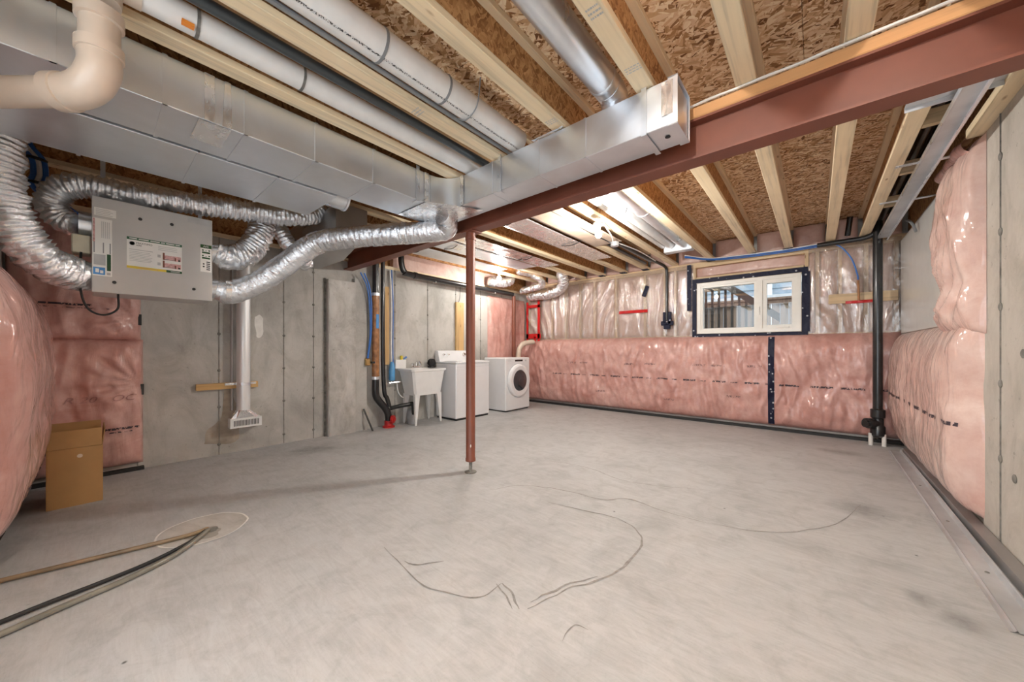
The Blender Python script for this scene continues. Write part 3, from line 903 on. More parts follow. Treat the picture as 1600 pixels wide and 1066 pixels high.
ret = empty('return_duct', (-2.97, 0.4, 2.258), 'wide galvanised return duct left of the supply trunk', 'duct')
RY = [-0.44, -0.05, 0.40, 0.80, 1.18]
for a, b_ in zip(RY, RY[1:]):
    MB().cbox(-3.26, -2.70, a + 0.0015, b_ - 0.0015, Z0 - 0.006, Z1, 0.003).build('duct_section', 'galvanised', ret)
for y in RY[1:-1]:
    MB().box(-3.264, -2.695, y - 0.008, y + 0.008, Z0 - 0.011, Z0 - 0.006).build('slip_joint', 'galvanised', ret)
MB().lathe((-2.97, 1.18, 2.375), (0, 1, 0), [(0.10, 0), (0.10, 0.16), (0.106, 0.165), (0.106, 0.18), (0.09, 0.18)], 28).build('round_takeoff', 'galv_pipe', ret, True)

rd = empty('round_duct', (-0.9, 1.0, 2.545), 'round galvanised duct dropping onto the capped duct end', 'duct')
MB().lathe((-0.905, -2.6, 2.622), (0, 1, 0), [(0.077, 0), (0.077, 4.50)], 36).build('pipe', 'galv_pipe', rd, True)
MB().tube(catmull([(-0.905, 1.90, 2.622), (-0.905, 1.97, 2.618), (-0.905, 2.01, 2.58), (-0.905, 2.015, 2.512)], 6), 0.079, 30).build('boot_elbow', 'galv_pipe', rd, True)
MB().lathe((-0.905, 1.83, 2.622), (0, 1, 0), [(0.0785, 0), (0.081, 0.005), (0.081, 0.02), (0.0785, 0.025)], 36).build('crimp_bead', 'galv_pipe', rd, True)
MB().lathe((-0.905, 2.015, 2.494), (0, 0, 1), [(0.10, 0), (0.10, 0.006), (0.082, 0.018)], 30).build('take_off_flange', 'foil_tape', rd, True)

# ================================================================== PLUMBING PIPES IN THE CEILING
p1 = empty('drain_pipe', (-2.08, 0.02, 2.05), 'white plastic drain pipe with cream elbows at upper left', 'pipe')
MB().cyl((-2.075, 0.10, 2.556), (-2.075, 2.14, 2.556), 0.056, 28).build('ceiling_run', 'pvc_white', p1, True)
MB().tube(catmull([(-2.075, 0.13, 2.556), (-2.075, 0.06, 2.553), (-2.075, 0.025, 2.52), (-2.075, 0.018, 2.45)], 8), 0.060, 28).build('upper_elbow', 'pvc_cream', p1, True)
MB().lathe((-2.075, 0.02, 2.33), (0, 0, 1), [(0.056, -0.12), (0.056, 0.04)], 28).build('drop_pipe', 'pvc_cream', p1, True)
MB().lathe((-2.075, 0.02, 2.36), (0, 0, 1), [(0.0575, 0), (0.066, 0.003), (0.066, 0.048), (0.06, 0.052)], 28).build('hub_collar', 'pvc_cream', p1, True)
MB().lathe((-2.075, 0.02, 2.235), (0, 0, 1), [(0.0575, 0), (0.066, 0.003), (0.066, 0.042), (0.0575, 0.045)], 28).build('hub_collar', 'pvc_cream', p1, True)
dx, dy = -0.762, -0.6475
el = [(-2.075, 0.02, 2.24), (-2.075, 0.02, 2.19), (-2.075 + dx * 0.03, 0.02 + dy * 0.03, 2.135), (-2.075 + dx * 0.085, 0.02 + dy * 0.085, 2.105), (-2.075 + dx * 0.15, 0.02 + dy * 0.15, 2.10)]
MB().tube(catmull(el, 8), 0.060, 28).build('lower_elbow', 'pvc_cream', p1, True)
E0 = Vector((-2.075 + dx * 0.12, 0.02 + dy * 0.12, 2.10)); D0 = Vector((dx, dy, 0))
MB().lathe(E0, D0, [(0.0575, 0), (0.066, 0.003), (0.066, 0.045), (0.0575, 0.05)], 28).build('hub_collar', 'pvc_cream', p1, True)
MB().cyl(E0 + D0 * 0.03, E0 + D0 * 0.56, 0.052, 28).build('side_run', 'pvc_cream', p1, True)
def band(p, ax, r, par, mat='seam_dark', w=0.006):
    return MB().lathe(p, ax, [(r - 0.002, -w), (r + 0.002, -w), (r + 0.002, w), (r - 0.002, w)], 24).build('strap_band', mat, par)
band((-2.075, 0.30, 2.556), (0, 1, 0), 0.057, p1); band((-2.075, 0.72, 2.556), (0, 1, 0), 0.057, p1)
MB().box(-2.045, -2.022, 0.245, 0.285, 2.497, 2.512).build('orange_tag', 'orange_mark', p1)

p2 = empty('vent_pipe', (-1.60, 1.0, 2.51), 'thick white plastic pipe with a printed line between ceiling joists', 'pipe')
MB().cyl((-1.60, -2.6, 2.588), (-1.60, 1.95, 2.588), 0.076, 32).build('pipe_run', 'pvc_white', p2, True)
MB().lathe((-1.60, 0.36, 2.588), (0, 1, 0), [(0.0765, 0), (0.084, 0.004), (0.084, 0.07), (0.0765, 0.074)], 32).build('coupling', 'pvc_white', p2, True)
for y in (0.90, 1.28): band((-1.60, y, 2.588), (0, 1, 0), 0.077, p2, 'grey_pipe', 0.007)
def pstrip(x, z, r, a0, a1, y0, y1, par):
    def fn(u, v):
        a = a0 + (a1 - a0) * v
        return Vector((x + (r + 0.0012) * math.cos(a), y0 + u * (y1 - y0), z + (r + 0.0012) * math.sin(a)))
    MB().grid(fn, 2, 4).build('printed_line', 'pipe_print', par)
pstrip(-1.60, 2.588, 0.076, -PI * 0.38, -PI * 0.42, 0.45, 1.95, p2)
MB().box(-1.679, -1.672, 0.44, 0.56, 2.556, 2.59).build('blue_cap', 'pex_blue', p2)
MB().tube(catmull([(-1.48, 1.46, 2.70), (-1.51, 1.46, 2.55), (-1.60, 1.46, 2.505), (-1.66, 1.45, 2.53)], 6), 0.004, 6).build('hanger_wire', 'grey_pipe', p2)
tag(MB().cyl((-1.695, -2.6, 2.549), (-1.695, 2.15, 2.549), 0.013, 10).build('conduit', 'grey_pipe', smooth=True), 'thin grey conduit running beside the thick white printed pipe', 'conduit')
tag(MB().tube(catmull([(-1.945, -0.42, 2.575), (-1.945, 0.5, 2.567), (-1.935, 1.2, 2.558), (-1.95, 2.15, 2.56)], 10), 0.026, 16).build('slate_pipe', 'slate_pipe', smooth=True), 'dark slate blue pipe between two wooden joists at upper left', 'pipe')

# ================================================================== AIR EXCHANGER
hrv = empty('air_exchanger', (-3.78, 0.305, 1.50), 'grey air exchanger box with printed labels hung below the duct', 'air exchanger')
HX = -3.60
MB().cbox(-3.95, HX - 0.018, 0.004, 0.608, 1.504, 2.126, 0.004).build('cabinet', 'hrv_paint', hrv)
door = MB().cbox(HX - 0.018, HX, 0.0, 0.612, 1.50, 2.131, 0.003).build('door', 'hrv_paint', hrv)
def sticker(name, y0, y1, z0, z1, mat, t=0.001, par=None):
    return MB().box(HX, HX + t, y0, y1, z0, z1).build(name, mat, par or door)
lm = sticker('label', 0.156, 0.436, 1.684, 1.900, 'label_white')
sticker('label_band', 0.156, 0.436, 1.882, 1.900, 'label_green', 0.0014, lm) if False else None
def bit(y0, y1, z0, z1, mat, t=0.0016, name='label_print'):
    MB().box(HX + t - 0.0004, HX + t, y0, y1, z0, z1).build(name, mat, door)
bit(0.156, 0.436, 1.882, 1.900, 'label_green')
for y0, y1 in ((0.168, 0.205), (0.212, 0.262), (0.270, 0.318), (0.323, 0.345), (0.350, 0.395), (0.400, 0.425)):
    bit(y0, y1, 1.8885, 1.8945, 'label_white', 0.0022)
bit(0.156, 0.352, 1.684, 1.701, 'label_yellow'); bit(0.352, 0.436, 1.684, 1.701, 'label_darkgreen')
bit(0.21, 0.31, 1.690, 1.695, 'board_wood', 0.0022); bit(0.375, 0.425, 1.690, 1.695, 'label_grey', 0.0022)
MB().lathe((HX + 0.001, 0.181, 1.857), (1, 0, 0), [(0.013, 0), (0.013, 0.0008), (0.009, 0.0008), (0.009, 0)], 20).build('logo', 'ink_black', door)
text_mesh('MAXTIMO', 0.0175, (HX + 0.0018, 0.200, 1.857), (0, 1, 0), (0, 0, 1), 'ink_black', door, sx=1.0, thick=0.0006)
text_mesh('AIRE', 0.0135, (HX + 0.0018, 0.200, 1.843), (0, 1, 0), (0, 0, 1), 'ink_black', door, sx=1.0, thick=0.0006)
for i, (w, z) in enumerate(((0.115, 1.814), (0.10, 1.800), (0.105, 1.789), (0.098, 1.778), (0.112, 1.767), (0.108, 1.757), (0.111, 1.747), (0.104, 1.737))):
    bit(0.168, 0.168 + w, z, z + (0.004 if i == 0 else 0.0028), 'label_grey')
for z0 in (1.772, 1.716):
    bit(0.335, 0.430, z0, z0 + 0.034, 'label_pink')
    bit(0.333, 0.343, z0, z0 + 0.05, 'red_oxide', 0.0022); bit(0.343, 0.400, z0 + 0.003, z0 + 0.007, 'grey_pipe', 0.0022)
    bit(0.396, 0.404, z0, z0 + 0.024, 'red_oxide', 0.0022); bit(0.415, 0.426, z0, z0 + 0.012, 'ink_black', 0.0022)
    bit(0.306, 0.322, z0 + 0.012, z0 + 0.032, 'label_grey', 0.0022)
for i in range(3): bit(0.31, 0.41, 1.862 - i * 0.012, 1.865 - i * 0.012, 'label_grey')
sticker('label', 0.003, 0.089, 1.609, 1.988, 'label_white')
bit(0.005, 0.014, 1.83, 1.985, 'label_pink')
for y in (0.008, 0.048, 0.078): bit(y, y + 0.005, 1.76, 1.83, 'grey_pipe')
bit(0.006, 0.058, 1.617, 1.665, 'label_blue'); bit(0.016, 0.032, 1.63, 1.655, 'label_white', 0.0022); bit(0.036, 0.050, 1.626, 1.645, 'label_white', 0.0022)
bit(0.066, 0.084, 1.646, 1.756, 'label_darkgreen'); bit(0.008, 0.06, 1.68, 1.75, 'label_grey', 0.0014)
bit(0.066, 0.082, 1.618, 1.634, 'label_grey')
for i in range(5): bit(0.042 + i * 0.008, 0.045 + i * 0.008, 1.86, 1.97, 'label_grey', 0.0018)
sticker('label', 0.010, 0.107, 2.006, 2.058, 'label_white')
for i in range(4): bit(0.018, 0.092 - 0.01 * (i % 2), 2.012 + i * 0.011, 2.015 + i * 0.011, 'label_grey')
sticker('label', 0.468, 0.604, 2.080, 2.124, 'label_grey')
sticker('rating_label', 0.541, 0.607, 1.722, 1.932, 'label_white')
bit(0.541, 0.607, 1.906, 1.932, 'label_darkgreen')
text_mesh('AEE', 0.020, (HX + 0.0022, 0.557, 1.912), (0, 1, 0), (0, 0, 1), 'label_white', door, thick=0.0006)
for z in (1.865, 1.823): bit(0.550, 0.598, z, z + 0.013, 'label_darkgreen')
for z in (1.884, 1.842):
    bit(0.550, 0.560, z, z + 0.010, 'label_darkgreen'); bit(0.588, 0.598, z, z + 0.010, 'label_darkgreen'); bit(0.570, 0.578, z, z + 0.005, 'label_darkgreen')
for i in range(5): bit(0.576, 0.598, 1.738 + i * 0.0145, 1.746 + i * 0.0145, 'ink_black')
for z in (1.763, 1.783): MB().lathe((HX + 0.001, 0.560, z), (1, 0, 0), [(0.006, 0), (0.006, 0.0008)], 10).build('label_print', 'ink_black', door)
h0 = MB().lathe((HX - 0.001, 0.220, 2.034), (1, 0, 0), [(0.0105, 0), (0.0105, 0.003), (0.006, 0.004)], 14).build('screw_plug', 'ink_black', hrv)
for y, z in ((0.381, 2.039), (0.099, 1.574), (0.503, 1.581)):
    clone(h0, (0, y - 0.220, z - 2.034), hrv)
for (y, z, r, d) in ((0.0, 1.96, 0.078, -1), (0.0, 1.62, 0.078, -1), (0.612, 1.92, 0.078, 1), (0.612, 1.62, 0.078, 1)):
    MB().lathe((-3.77, y + 0.003 * -d, z), (0, d, 0), [(r, 0), (r, 0.06)], 26).build('duct_port', 'galv_pipe', hrv, True)
for y in (0.05, 0.56):
    MB().box(-3.75, -3.747, y - 0.012, y + 0.012, 2.12, 2.52).build('hanger_strap', 'galv_pipe', hrv)
MB().cbox(-3.80, -3.66, -0.085, -0.004, 1.755, 1.875, 0.006).box(-3.659, -3.657, -0.062, -0.048, 1.785, 1.83).build('control_box', 'cream_box', hrv)
MB().tube(catmull([(-3.66, -0.045, 1.76), (-3.66, -0.05, 1.55), (-3.66, -0.02, 1.40), (-3.66, 0.05, 1.355), (-3.66, 0.115, 1.40), (-3.66, 0.118, 1.503)], 8), 0.006, 8).build('power_cord', 'rubber_black', hrv, True)

# flexible foil ducts
fa = flexduct('flex_duct', [(-3.40, -0.335, 2.50), (-3.40, -0.335, 2.33), (-3.40, -0.333, 2.02), (-3.42, -0.285, 1.81), (-3.48, -0.20, 1.665), (-3.62, -0.095, 1.61), (-3.74, -0.055, 1.615), (-3.77, -0.05, 1.62)], 0.095)
tag(fa, 'wide foil flex duct curling into the lower left of the air exchanger', 'flex duct')
fb = flexduct('flex_duct', [(-3.79, -0.065, 1.96), (-3.82, -0.115, 1.98), (-3.83, -0.165, 2.06), (-3.80, -0.14, 2.17), (-3.75, -0.03, 2.225), (-3.70, 0.18, 2.22), (-3.66, 0.55, 2.25), (-3.62, 0.90, 2.29), (-3.60, 1.15, 2.32), (-3.64, 1.38, 2.42), (-3.68, 1.45, 2.62)], 0.076)
tag(fb, 'long foil flex duct looping over the top of the air exchanger', 'flex duct')
fc = flexduct('flex_duct', [(-3.77, 0.66, 1.92), (-3.77, 0.76, 1.90), (-3.78, 0.87, 1.96), (-3.80, 0.95, 2.08), (-3.84, 1.00, 2.22), (-3.90, 1.03, 2.45)], 0.100, amp=0.05, jit=0.2)
tag(fc, 'short foil flex duct rising from the upper right of the air exchanger', 'flex duct')
fe = flexduct('flex_duct', [(-4.05, 1.15, 2.50), (-4.0, 1.20, 2.28), (-3.98, 1.28, 2.15), (-4.05, 1.40, 2.06), (-4.2, 1.5, 2.05)], 0.075, amp=0.05)
tag(fe, 'foil flex duct stub behind the rising ducts near the concrete wall', 'flex duct')
fd = flexduct('flex_duct', [(-3.77, 0.66, 1.62), (-3.76, 0.76, 1.605), (-3.70, 0.92, 1.69), (-3.60, 1.08, 1.84), (-3.46, 1.24, 2.02), (-3.36, 1.33, 2.09), (-3.15, 1.52, 2.13), (-2.92, 1.72, 2.155), (-2.68, 1.92, 2.17), (-2.50, 2.03, 2.19), (-2.43, 1.98, 2.25), (-2.42, 1.93, 2.262)], 0.090, amp=0.0, jit=0.0, sleeve=0.085)
tag(fd, 'long crinkled foil duct sleeve from lower right of the air exchanger to the duct corner', 'flex duct')
for p, ax in (((-3.76, 0.74, 1.607), (0.1, 1, 0)), ((-3.40, 1.30, 2.07), (0.5, 0.6, 0.4)), ((-2.80, 1.82, 2.165), (0.76, 0.65, 0.03))):
    MB().lathe(p, ax, [(0.089, -0.02), (0.096, -0.018), (0.097, 0.018), (0.089, 0.02)], 24).build('foil_collar', 'foil_tape', fd, True)
MB().lathe((-3.77, -0.07, 1.621), (0, -1, 0), [(0.084, 0), (0.092, 0.004), (0.094, 0.045), (0.086, 0.05)], 24).build('foil_collar', 'foil_tape', fa, True)

# dark galvanised box duct behind the flex, meeting the wall
bd = empty('transition_duct', (-4.3, 1.7, 2.16), 'dull galvanised box duct against the concrete wall behind the flex ducts', 'duct')
MB().cbox(-4.84, -4.15, 1.45, 1.88, 2.15, 2.48, 0.004).build('box_section', 'galv_dark', bd)
MB().slab([(-4.15, 1.45, 2.15), (-4.15, 1.88, 2.15), (-3.35, 1.75, 2.24), (-3.35, 1.45, 2.24)], (0, 0, 1), 0.24).build('taper_section', 'galv_dark', bd)
# cable bundles at upper left
cb = empty('cable_bundle', (-4.3, -0.25, 2.4), 'blue and white cable bundle taped together at upper left', 'cables')
for i, (mt_, o_) in enumerate((('pex_blue', 0), ('pex_white', 0.026), ('pex_blue', 0.052))):
    MB().tube(catmull([(-4.25, -0.38 + o_, 2.795), (-4.25, -0.36 + o_, 2.66), (-4.2, -0.325 + o_, 2.55), (-4.2, -0.275 + o_, 2.47), (-4.2, -0.265 + o_, 2.37), (-4.2, -0.275 + o_ * 1.1, 2.29), (-4.25, -0.22 + o_ * 1.3, 2.22), (-4.4, -0.12 + o_, 2.18), (-4.6, 0.02 + o_, 2.16)], 8), 0.015, 8).build('cable', mt_, cb, True)
for p in ((-4.2, -0.25, 2.47), (-4.2, -0.245, 2.30)):
    MB().lathe(p, (0.1, 0.1, 1), [(0.044, -0.008), (0.048, -0.006), (0.048, 0.006), (0.044, 0.008)], 14).build('tape_wrap', 'rubber_black', cb)

# ================================================================== FLOOR REGISTER DROP (left wall)
rg = empty('supply_drop', (-4.72, 1.07, 0.3), 'white vertical duct dropping to a slotted floor level grille on the concrete wall', 'duct')
MB().cyl((-4.745, 1.07, 0.46), (-4.745, 1.07, 2.2), 0.062, 24).build('round_pipe', 'galv_matte', rg, True)
boot = MB()
top = [(-4.745 + 0.064 * math.cos(a), 1.07 + 0.064 * math.sin(a), 0.47) for a in [2 * PI * k / 16 + PI / 16 for k in range(16)]]
def sq(a):
    c_, s_ = math.cos(a), math.sin(a); k = 1 / max(abs(c_), abs(s_)); return c_ * k, s_ * k
bot = [(-4.755 + 0.055 * sq(a)[0], 1.085 + 0.135 * sq(a)[1], 0.375) for a in [2 * PI * k / 16 + PI / 16 for k in range(16)]]
boot.add(top + bot, [(k, (k + 1) % 16, 16 + (k + 1) % 16, 16 + k) for k in range(16)])
boot.build('boot', 'foil_tape', rg)
gr = MB().box(-4.80, -4.69, 0.945, 1.225, 0.285, 0.385).build('grille_frame', 'plastic_white', rg)
sl = MB().box(-4.690, -4.6885, 0.975, 0.982, 0.305, 0.365).build('grille_slot', 'ink_black', gr)
for i in range(1, 17):
    clone(sl, (0, i * 0.0135, 0), gr)
br = MB().box(XL + 0.004, XL + 0.042, 0.69, 1.22, 0.70, 0.765).build('backing_board', 'board_wood', rg)
MB().lathe((-4.745, 1.07, 0.735), (0, 0, 1), [(0.0625, 0), (0.067, 0.001), (0.067, 0.03), (0.0625, 0.031)], 24).build('strap_ring', 'galv_pipe', rg)
MB().box(-4.806, -4.803, 0.92, 1.20, 0.738, 0.762).build('strap_tail', 'foil_tape', rg)
tag(MB().cyl((XL + 0.022, 0.985, 0.46), (XL + 0.022, 0.985, 2.1), 0.012, 10).build('conduit', 'galv_dark', smooth=True), 'thin metal conduit beside the white vertical duct on the concrete wall', 'conduit')

# ================================================================== BATT INSULATION
def folds(s, t, seed, k=1.0):
    """plastic-covered wool: soft lumps plus tight vertical pleats"""
    a = 0.026 * fbm((s * 2.2, t * 2.2, seed), 3)
    pl = ridge((s * 5.5 + 0.8 * noise.noise((s, t * 2, seed)), t * 1.1, seed + 3))
    b_ = 0.024 * max(0, pl - 0.35)
    pd = ridge((s * 6.5 + t * 3.0, t * 2.2 - s * 1.0, seed + 21))
    b_ += 0.014 * max(0, pd - 0.45)
    c_ = 0.008 * fbm((s * 13, t * 7, seed + 9), 2)
    return k * (a + b_ + c_)

def surf_strip(fn, s0, s1, t0, t1, name, mat, parent, lift=0.002, ns=30, nt_=3):
    """print or tape that follows a batt surface; fn(s,t,lift) -> point"""
    return MB().grid(lambda u, v: fn(s0 + u * (s1 - s0), t0 + v * (t1 - t0), lift), ns, nt_).build(name, mat, parent, True, angle=None)

# --- far wall, lower band (two batts meeting under the navy tape)
XT = -0.465
def backS(x, z, lift=0.0):
    v = (z - 0.06) / 1.27
    v = min(1, max(0, v))
    e = max(0, 1 - abs(2 * v - 1) ** 5) ** 0.5
    ex = min(1, max(0.0, (0.78 - x) / 0.10)) ** 0.5
    tens = 0.030 * math.sin((x - 0.25 * (v - 0.5) * math.sin(x * 2)) * 46 + 3 * noise.noise((x * 2, z, 0))) * max(0.12, 0.75 - v) * abs(noise.noise((x * 1.3, z * 0.6, 5))) * 2
    d = (0.125 + folds(x, z, 11, 1.5) + tens) * e * ex
    if v >= 1: d = 0
    return Vector((x, 6.195 - d - lift, z))
def lower_back(x0, x1, label):
    nu = int((x1 - x0) * 75)
    o = MB().grid(lambda u, v: backS(x0 + u * (x1 - x0), 0.06 + v * 1.27), nu, 46).build('insulation_batt', 'pink_batt', smooth=True, angle=None)
    return tag(o, label, 'insulation')
lb = lower_back(-4.83, XT, 'wide pink insulation band low on the far wall beside the dryer')
rb = lower_back(XT, 0.78, 'pink insulation below the window between navy tape and the corner')
surf_strip(backS, XT - 0.036, XT + 0.036, 0.09, 1.30, 'seam_tape', 'navy_tape', lb, 0.006, 4, 50)
for i in range(9):
    x = -4.05 + i * 0.41
    surf_strip(backS, x, x + 0.19 - 0.002 * i, 0.635, 0.660, 'printed_line', 'print_marks', lb)
    surf_strip(backS, x + 0.24, x + 0.32, 0.638, 0.652, 'printed_line', 'print_marks', lb)
for x, z in ((-3.7, 0.86), (-3.45, 0.86), (-2.55, 0.86), (-2.2, 0.87), (-1.45, 0.87), (-1.2, 0.87), (-0.75, 0.87), (-3.1, 0.35), (-1.9, 0.30), (-1.0, 0.42)):
    surf_strip(backS, x, x + 0.18, z, z + 0.028, 'printed_line', 'print_faint', lb)
for x in (-0.38, -0.05, 0.24, 0.60):
    surf_strip(backS, x, x + 0.22 if x < 0.5 else 0.74, 0.625, 0.65, 'printed_line', 'print_marks', rb)
tag(MB().box(XL, XR, 6.13, 6.195, 0.0, 0.035).build('sill_strip', 'rubber_black'), 'black strip under the pink band along the far floor edge', 'strip')

# --- right wall, lower batt and upper pillow column
def rightS(y, z, lift=0.0):
    v = min(1, max(0, (z - 0.07) / 1.25)); u = min(1, max(0, (y - 3.53) / 2.50))
    e = max(0, 1 - abs(2 * v - 1) ** 4) ** 0.5 * min(1, u / 0.05) ** 0.6 * min(1, (1 - u) / 0.05 + 0.25) ** 0.5
    pinch = 0.06 * math.exp(-((y - 3.55) ** 2 / 0.03 + (z - 0.86) ** 2 / 0.02))
    d = (0.155 + folds(y * 0.7, z, 31, 0.7)) * e - pinch
    return Vector((XR + 0.015 - max(0.002, d) - lift, y, z))
rl = MB().grid(lambda u, v: rightS(3.53 + u * 2.50, 0.07 + v * 1.25), 90, 46).build('insulation_batt', 'pink_batt_pale', smooth=True, angle=None)
tag(rl, 'fat pink insulation bulging low on the right wall', 'insulation')
for i in range(9):
    y = 3.60 + i * 0.26
    surf_strip(rightS, y, y + 0.15, 0.625, 0.65, 'printed_line', 'print_marks', rl, 0.003)
def rightU(y, z, lift=0.0):
    v = min(1, max(0, (z - 1.22) / 1.22)); u = min(1, max(0, (y - 3.50) / 0.70))
    e = max(0, 1 - abs(2 * u - 1) ** 3.2) ** 0.5 * max(0, 1 - abs(2 * v - 1) ** 9) ** 0.5
    waist = 1 - 0.35 * math.exp(-((z - 1.55) ** 2) / 0.012)
    taper = 1 - 0.30 * max(0, v - 0.55) / 0.45
    tens = 0.018 * math.sin((y * 1.0 + (z - 1.55) * (y - 3.55) * 2.5) * 55) * math.exp(-((z - 1.55) ** 2) / 0.05)
    d = (0.125 * waist * taper + folds(y * 1.1, z, 47, 0.85) + tens) * e
    return Vector((XR + 0.0 - max(0.002, d) - lift, y, z))
ru = MB().grid(lambda u, v: rightU(3.50 + u * 0.70, 1.22 + v * 1.22), 44, 70).build('insulation_batt', 'pink_batt_pale', smooth=True, angle=None)
tag(ru, 'shiny upright pink insulation pillow on the right beside the white panel', 'insulation')
def rightT(u, v):
    y = 3.57 + u * 0.6; z = 2.36 + v * 0.13
    return Vector((XR - 0.004 - 0.09 * math.sin(PI * v) ** 0.5 - 0.5 * 0.03 * fbm((y * 6, z * 8, 3)), y, z + 0.03 * noise.noise((y * 3, 0, 0))))
tag(MB().grid(rightT, 40, 10).build('insulation_scrap', 'pink_batt', smooth=True, angle=None), 'crumpled pink insulation tucked above the concrete wall at upper right', 'insulation')
tag(MB().cbox(0.765, 0.79, 4.05, 6.16, 1.31, 2.40, 0.003).build('wall_panel', 'panel_white'), 'glossy white board panel on the upper right wall', 'panel')

# --- left wall batts near the cardboard box, and the batt on the rear wall
def leftS(y0, y1, z0, z1, dep, seed, pin=None):
    def fn(y, z, lift=0.0):
        u = min(1, max(0, (y - y0) / (y1 - y0))); v = min(1, max(0, (z - z0) / (z1 - z0)))
        e = max(0, 1 - abs(2 * u - 1) ** 10) ** 0.5 * max(0, 1 - abs(2 * v - 1) ** 9) ** 0.5
        d = dep + folds(y, z, seed)
        if pin:
            dy_, dz_ = y - pin[0], z - pin[1]
            r = math.hypot(dy_, dz_); th = math.atan2(dz_, -dy_)
            d += 0.012 * math.sin(th * 16) * math.exp(-r / 0.45) * min(1, r / 0.08) * (1 if dz_ > -0.1 else 0.3) - 0.05 * math.exp(-r * r / 0.006)
        return Vector((XL + max(0.002, d * e) + lift, y, z))
    return fn
l1 = leftS(-0.44, 0.315, 0.06, 1.215, 0.10, 61, (0.30, 0.80))
ll = tag(MB().grid(lambda u, v: l1(-0.44 + u * 0.755, 0.06 + v * 1.155), 52, 70).build('insulation_batt', 'pink_batt', smooth=True, angle=None), 'pink insulation on the left wall behind the cardboard box', 'insulation')
l2 = leftS(-0.44, 0.30, 1.205, 2.28, 0.09, 71, (0.28, 1.40))
lu = tag(MB().grid(lambda u, v: l2(-0.44 + u * 0.74, 1.205 + v * 1.075), 48, 60).build('insulation_batt', 'pink_batt', smooth=True, angle=None), 'pink insulation on the left wall behind the air exchanger', 'insulation')
surf_strip(l1, 0.06, 0.285, 0.405, 0.425, 'printed_line', 'print_marks', ll, 0.003)
surf_strip(l1, 0.10, 0.24, 0.378, 0.390, 'printed_line', 'print_marks', ll, 0.003)
surf_strip(l2, -0.28, 0.0, 1.495, 1.512, 'printed_line', 'print_marks', lu, 0.003)
surf_strip(l2, -0.28, 0.10, 1.470, 1.482, 'printed_line', 'print_faint', lu, 0.003)
def wrap_text(txt, size, fn, y, z, mat, parent, shear=0.3, sx=1.3):
    o = text_mesh(txt, size, (0, 0, 0), (0, 1, 0), (0, 0, 1), mat, None, 'lettering', shear, sx, 0.0)
    me = o.data; base = wl(o)
    for v in me.vertices:
        q = v.co + base
        p = fn(y + q.y, z + q.z, 0.004)
        v.co = p
    c = sum((v.co for v in me.vertices), Vector()) / len(me.vertices)
    for v in me.vertices: v.co -= c
    WLOC[o.name] = c; o.parent = parent; o.location = c - wl(parent)
wrap_text('R 20   OC', 0.075, l1, -0.16, 0.665, 'print_faint_solid', ll) if 'print_faint_solid' in M else None
tag(MB().box(XL + 0.002, XL + 0.05, 0.295, 0.318, 0.70, 0.80).build('clip', 'ink_black'), 'small black clip pinning the lower pink batt edge', 'clip')
tag(MB().box(XL + 0.002, XL + 0.05, 0.280, 0.303, 1.35, 1.45).build('clip', 'ink_black'), 'small black clip pinning the upper pink batt edge', 'clip')
tag(MB().box(XL, XL + 0.06, -0.44, 0.32, 0.0, 0.028).build('sill_strip', 'rubber_black'), 'black strip under the pink batt behind the cardboard box', 'strip')

def rearS(x, z, lift=0.0):
    u = min(1, max(0, (x + 4.83) / 1.95)); v = min(1, max(0, (z - 0.05) / 1.60))
    e = max(0, 1 - abs(2 * u - 1) ** 8) ** 0.5 * max(0, 1 - abs(2 * v - 1) ** 3.2) ** 0.6
    d = (0.255 + folds(x, z, 81, 0.8)) * e
    if z < 0.62 and x < -3.95:
        d = min(d, 0.235)
    return Vector((x, YR + max(0.002, d) + lift, z))
rr = tag(MB().grid(lambda u, v: rearS(-4.83 + u * 1.95, 0.05 + v * 1.60), 80, 60).build('insulation_batt', 'pink_batt', smooth=True, angle=None), 'big rounded pink insulation batt at the left edge in front of the box', 'insulation')
surf_strip(rearS, -3.75, -3.15, 0.335, 0.352, 'printed_line', 'print_marks', rr, 0.004)
surf_strip(rearS, -3.70, -3.20, 0.300, 0.312, 'printed_line', 'print_marks', rr, 0.004)
surf_strip(rearS, -4.35, -3.85, 0.335, 0.352, 'printed_line', 'print_marks', rr, 0.004)
hem = lambda u, v: rearS(-4.75 + u * 1.80, 0.055 + 0.09 * v, 0.006 + 0.01 * v)
MB().grid(hem, 50, 4).build('bottom_hem', 'rubber_black', rr, True)

# --- left wall batt near the far corner
l3 = leftS(4.97, 6.12, 0.05, 2.18, 0.05, 91)
tag(MB().grid(lambda u, v: l3(4.97 + u * 1.15, 0.05 + v * 2.13), 44, 60).build('insulation_batt', 'pink_batt', smooth=True, angle=None), 'narrow pink insulation on the left wall in the far corner behind the dryer', 'insulation')

# ================================================================== FAR WALL FITTINGS
def flat_tape(x0, x1, z0, z1, mat, label, cat='tape', ang=0, y=6.168, group=None):
    cx, cz = (x0 + x1) / 2, (z0 + z1) / 2
    def fn(u, v):
        a, b_ = x0 + u * (x1 - x0) - cx, z0 + v * (z1 - z0) - cz
        x = cx + a * math.cos(ang) - b_ * math.sin(ang); z = cz + a * math.sin(ang) + b_ * math.cos(ang)
        return Vector((x, y - 0.004 + 0.006 * fbm((x * 16, z * 16, 4)), z))
    big = (x1 - x0) > (z1 - z0)
    return tag(MB().grid(fn, 24 if big else 5, 5 if big else 24).build('tape_strip', mat, smooth=True, angle=None), label, cat, group)
flat_tape(-2.70, -2.19, 1.765, 1.815, 'red_tape', 'red tape strip running level across the poly near the far wall middle')
flat_tape(-1.565, -1.50, 1.74, 2.47, 'navy_tape', 'tall navy tape strip just left of the window')
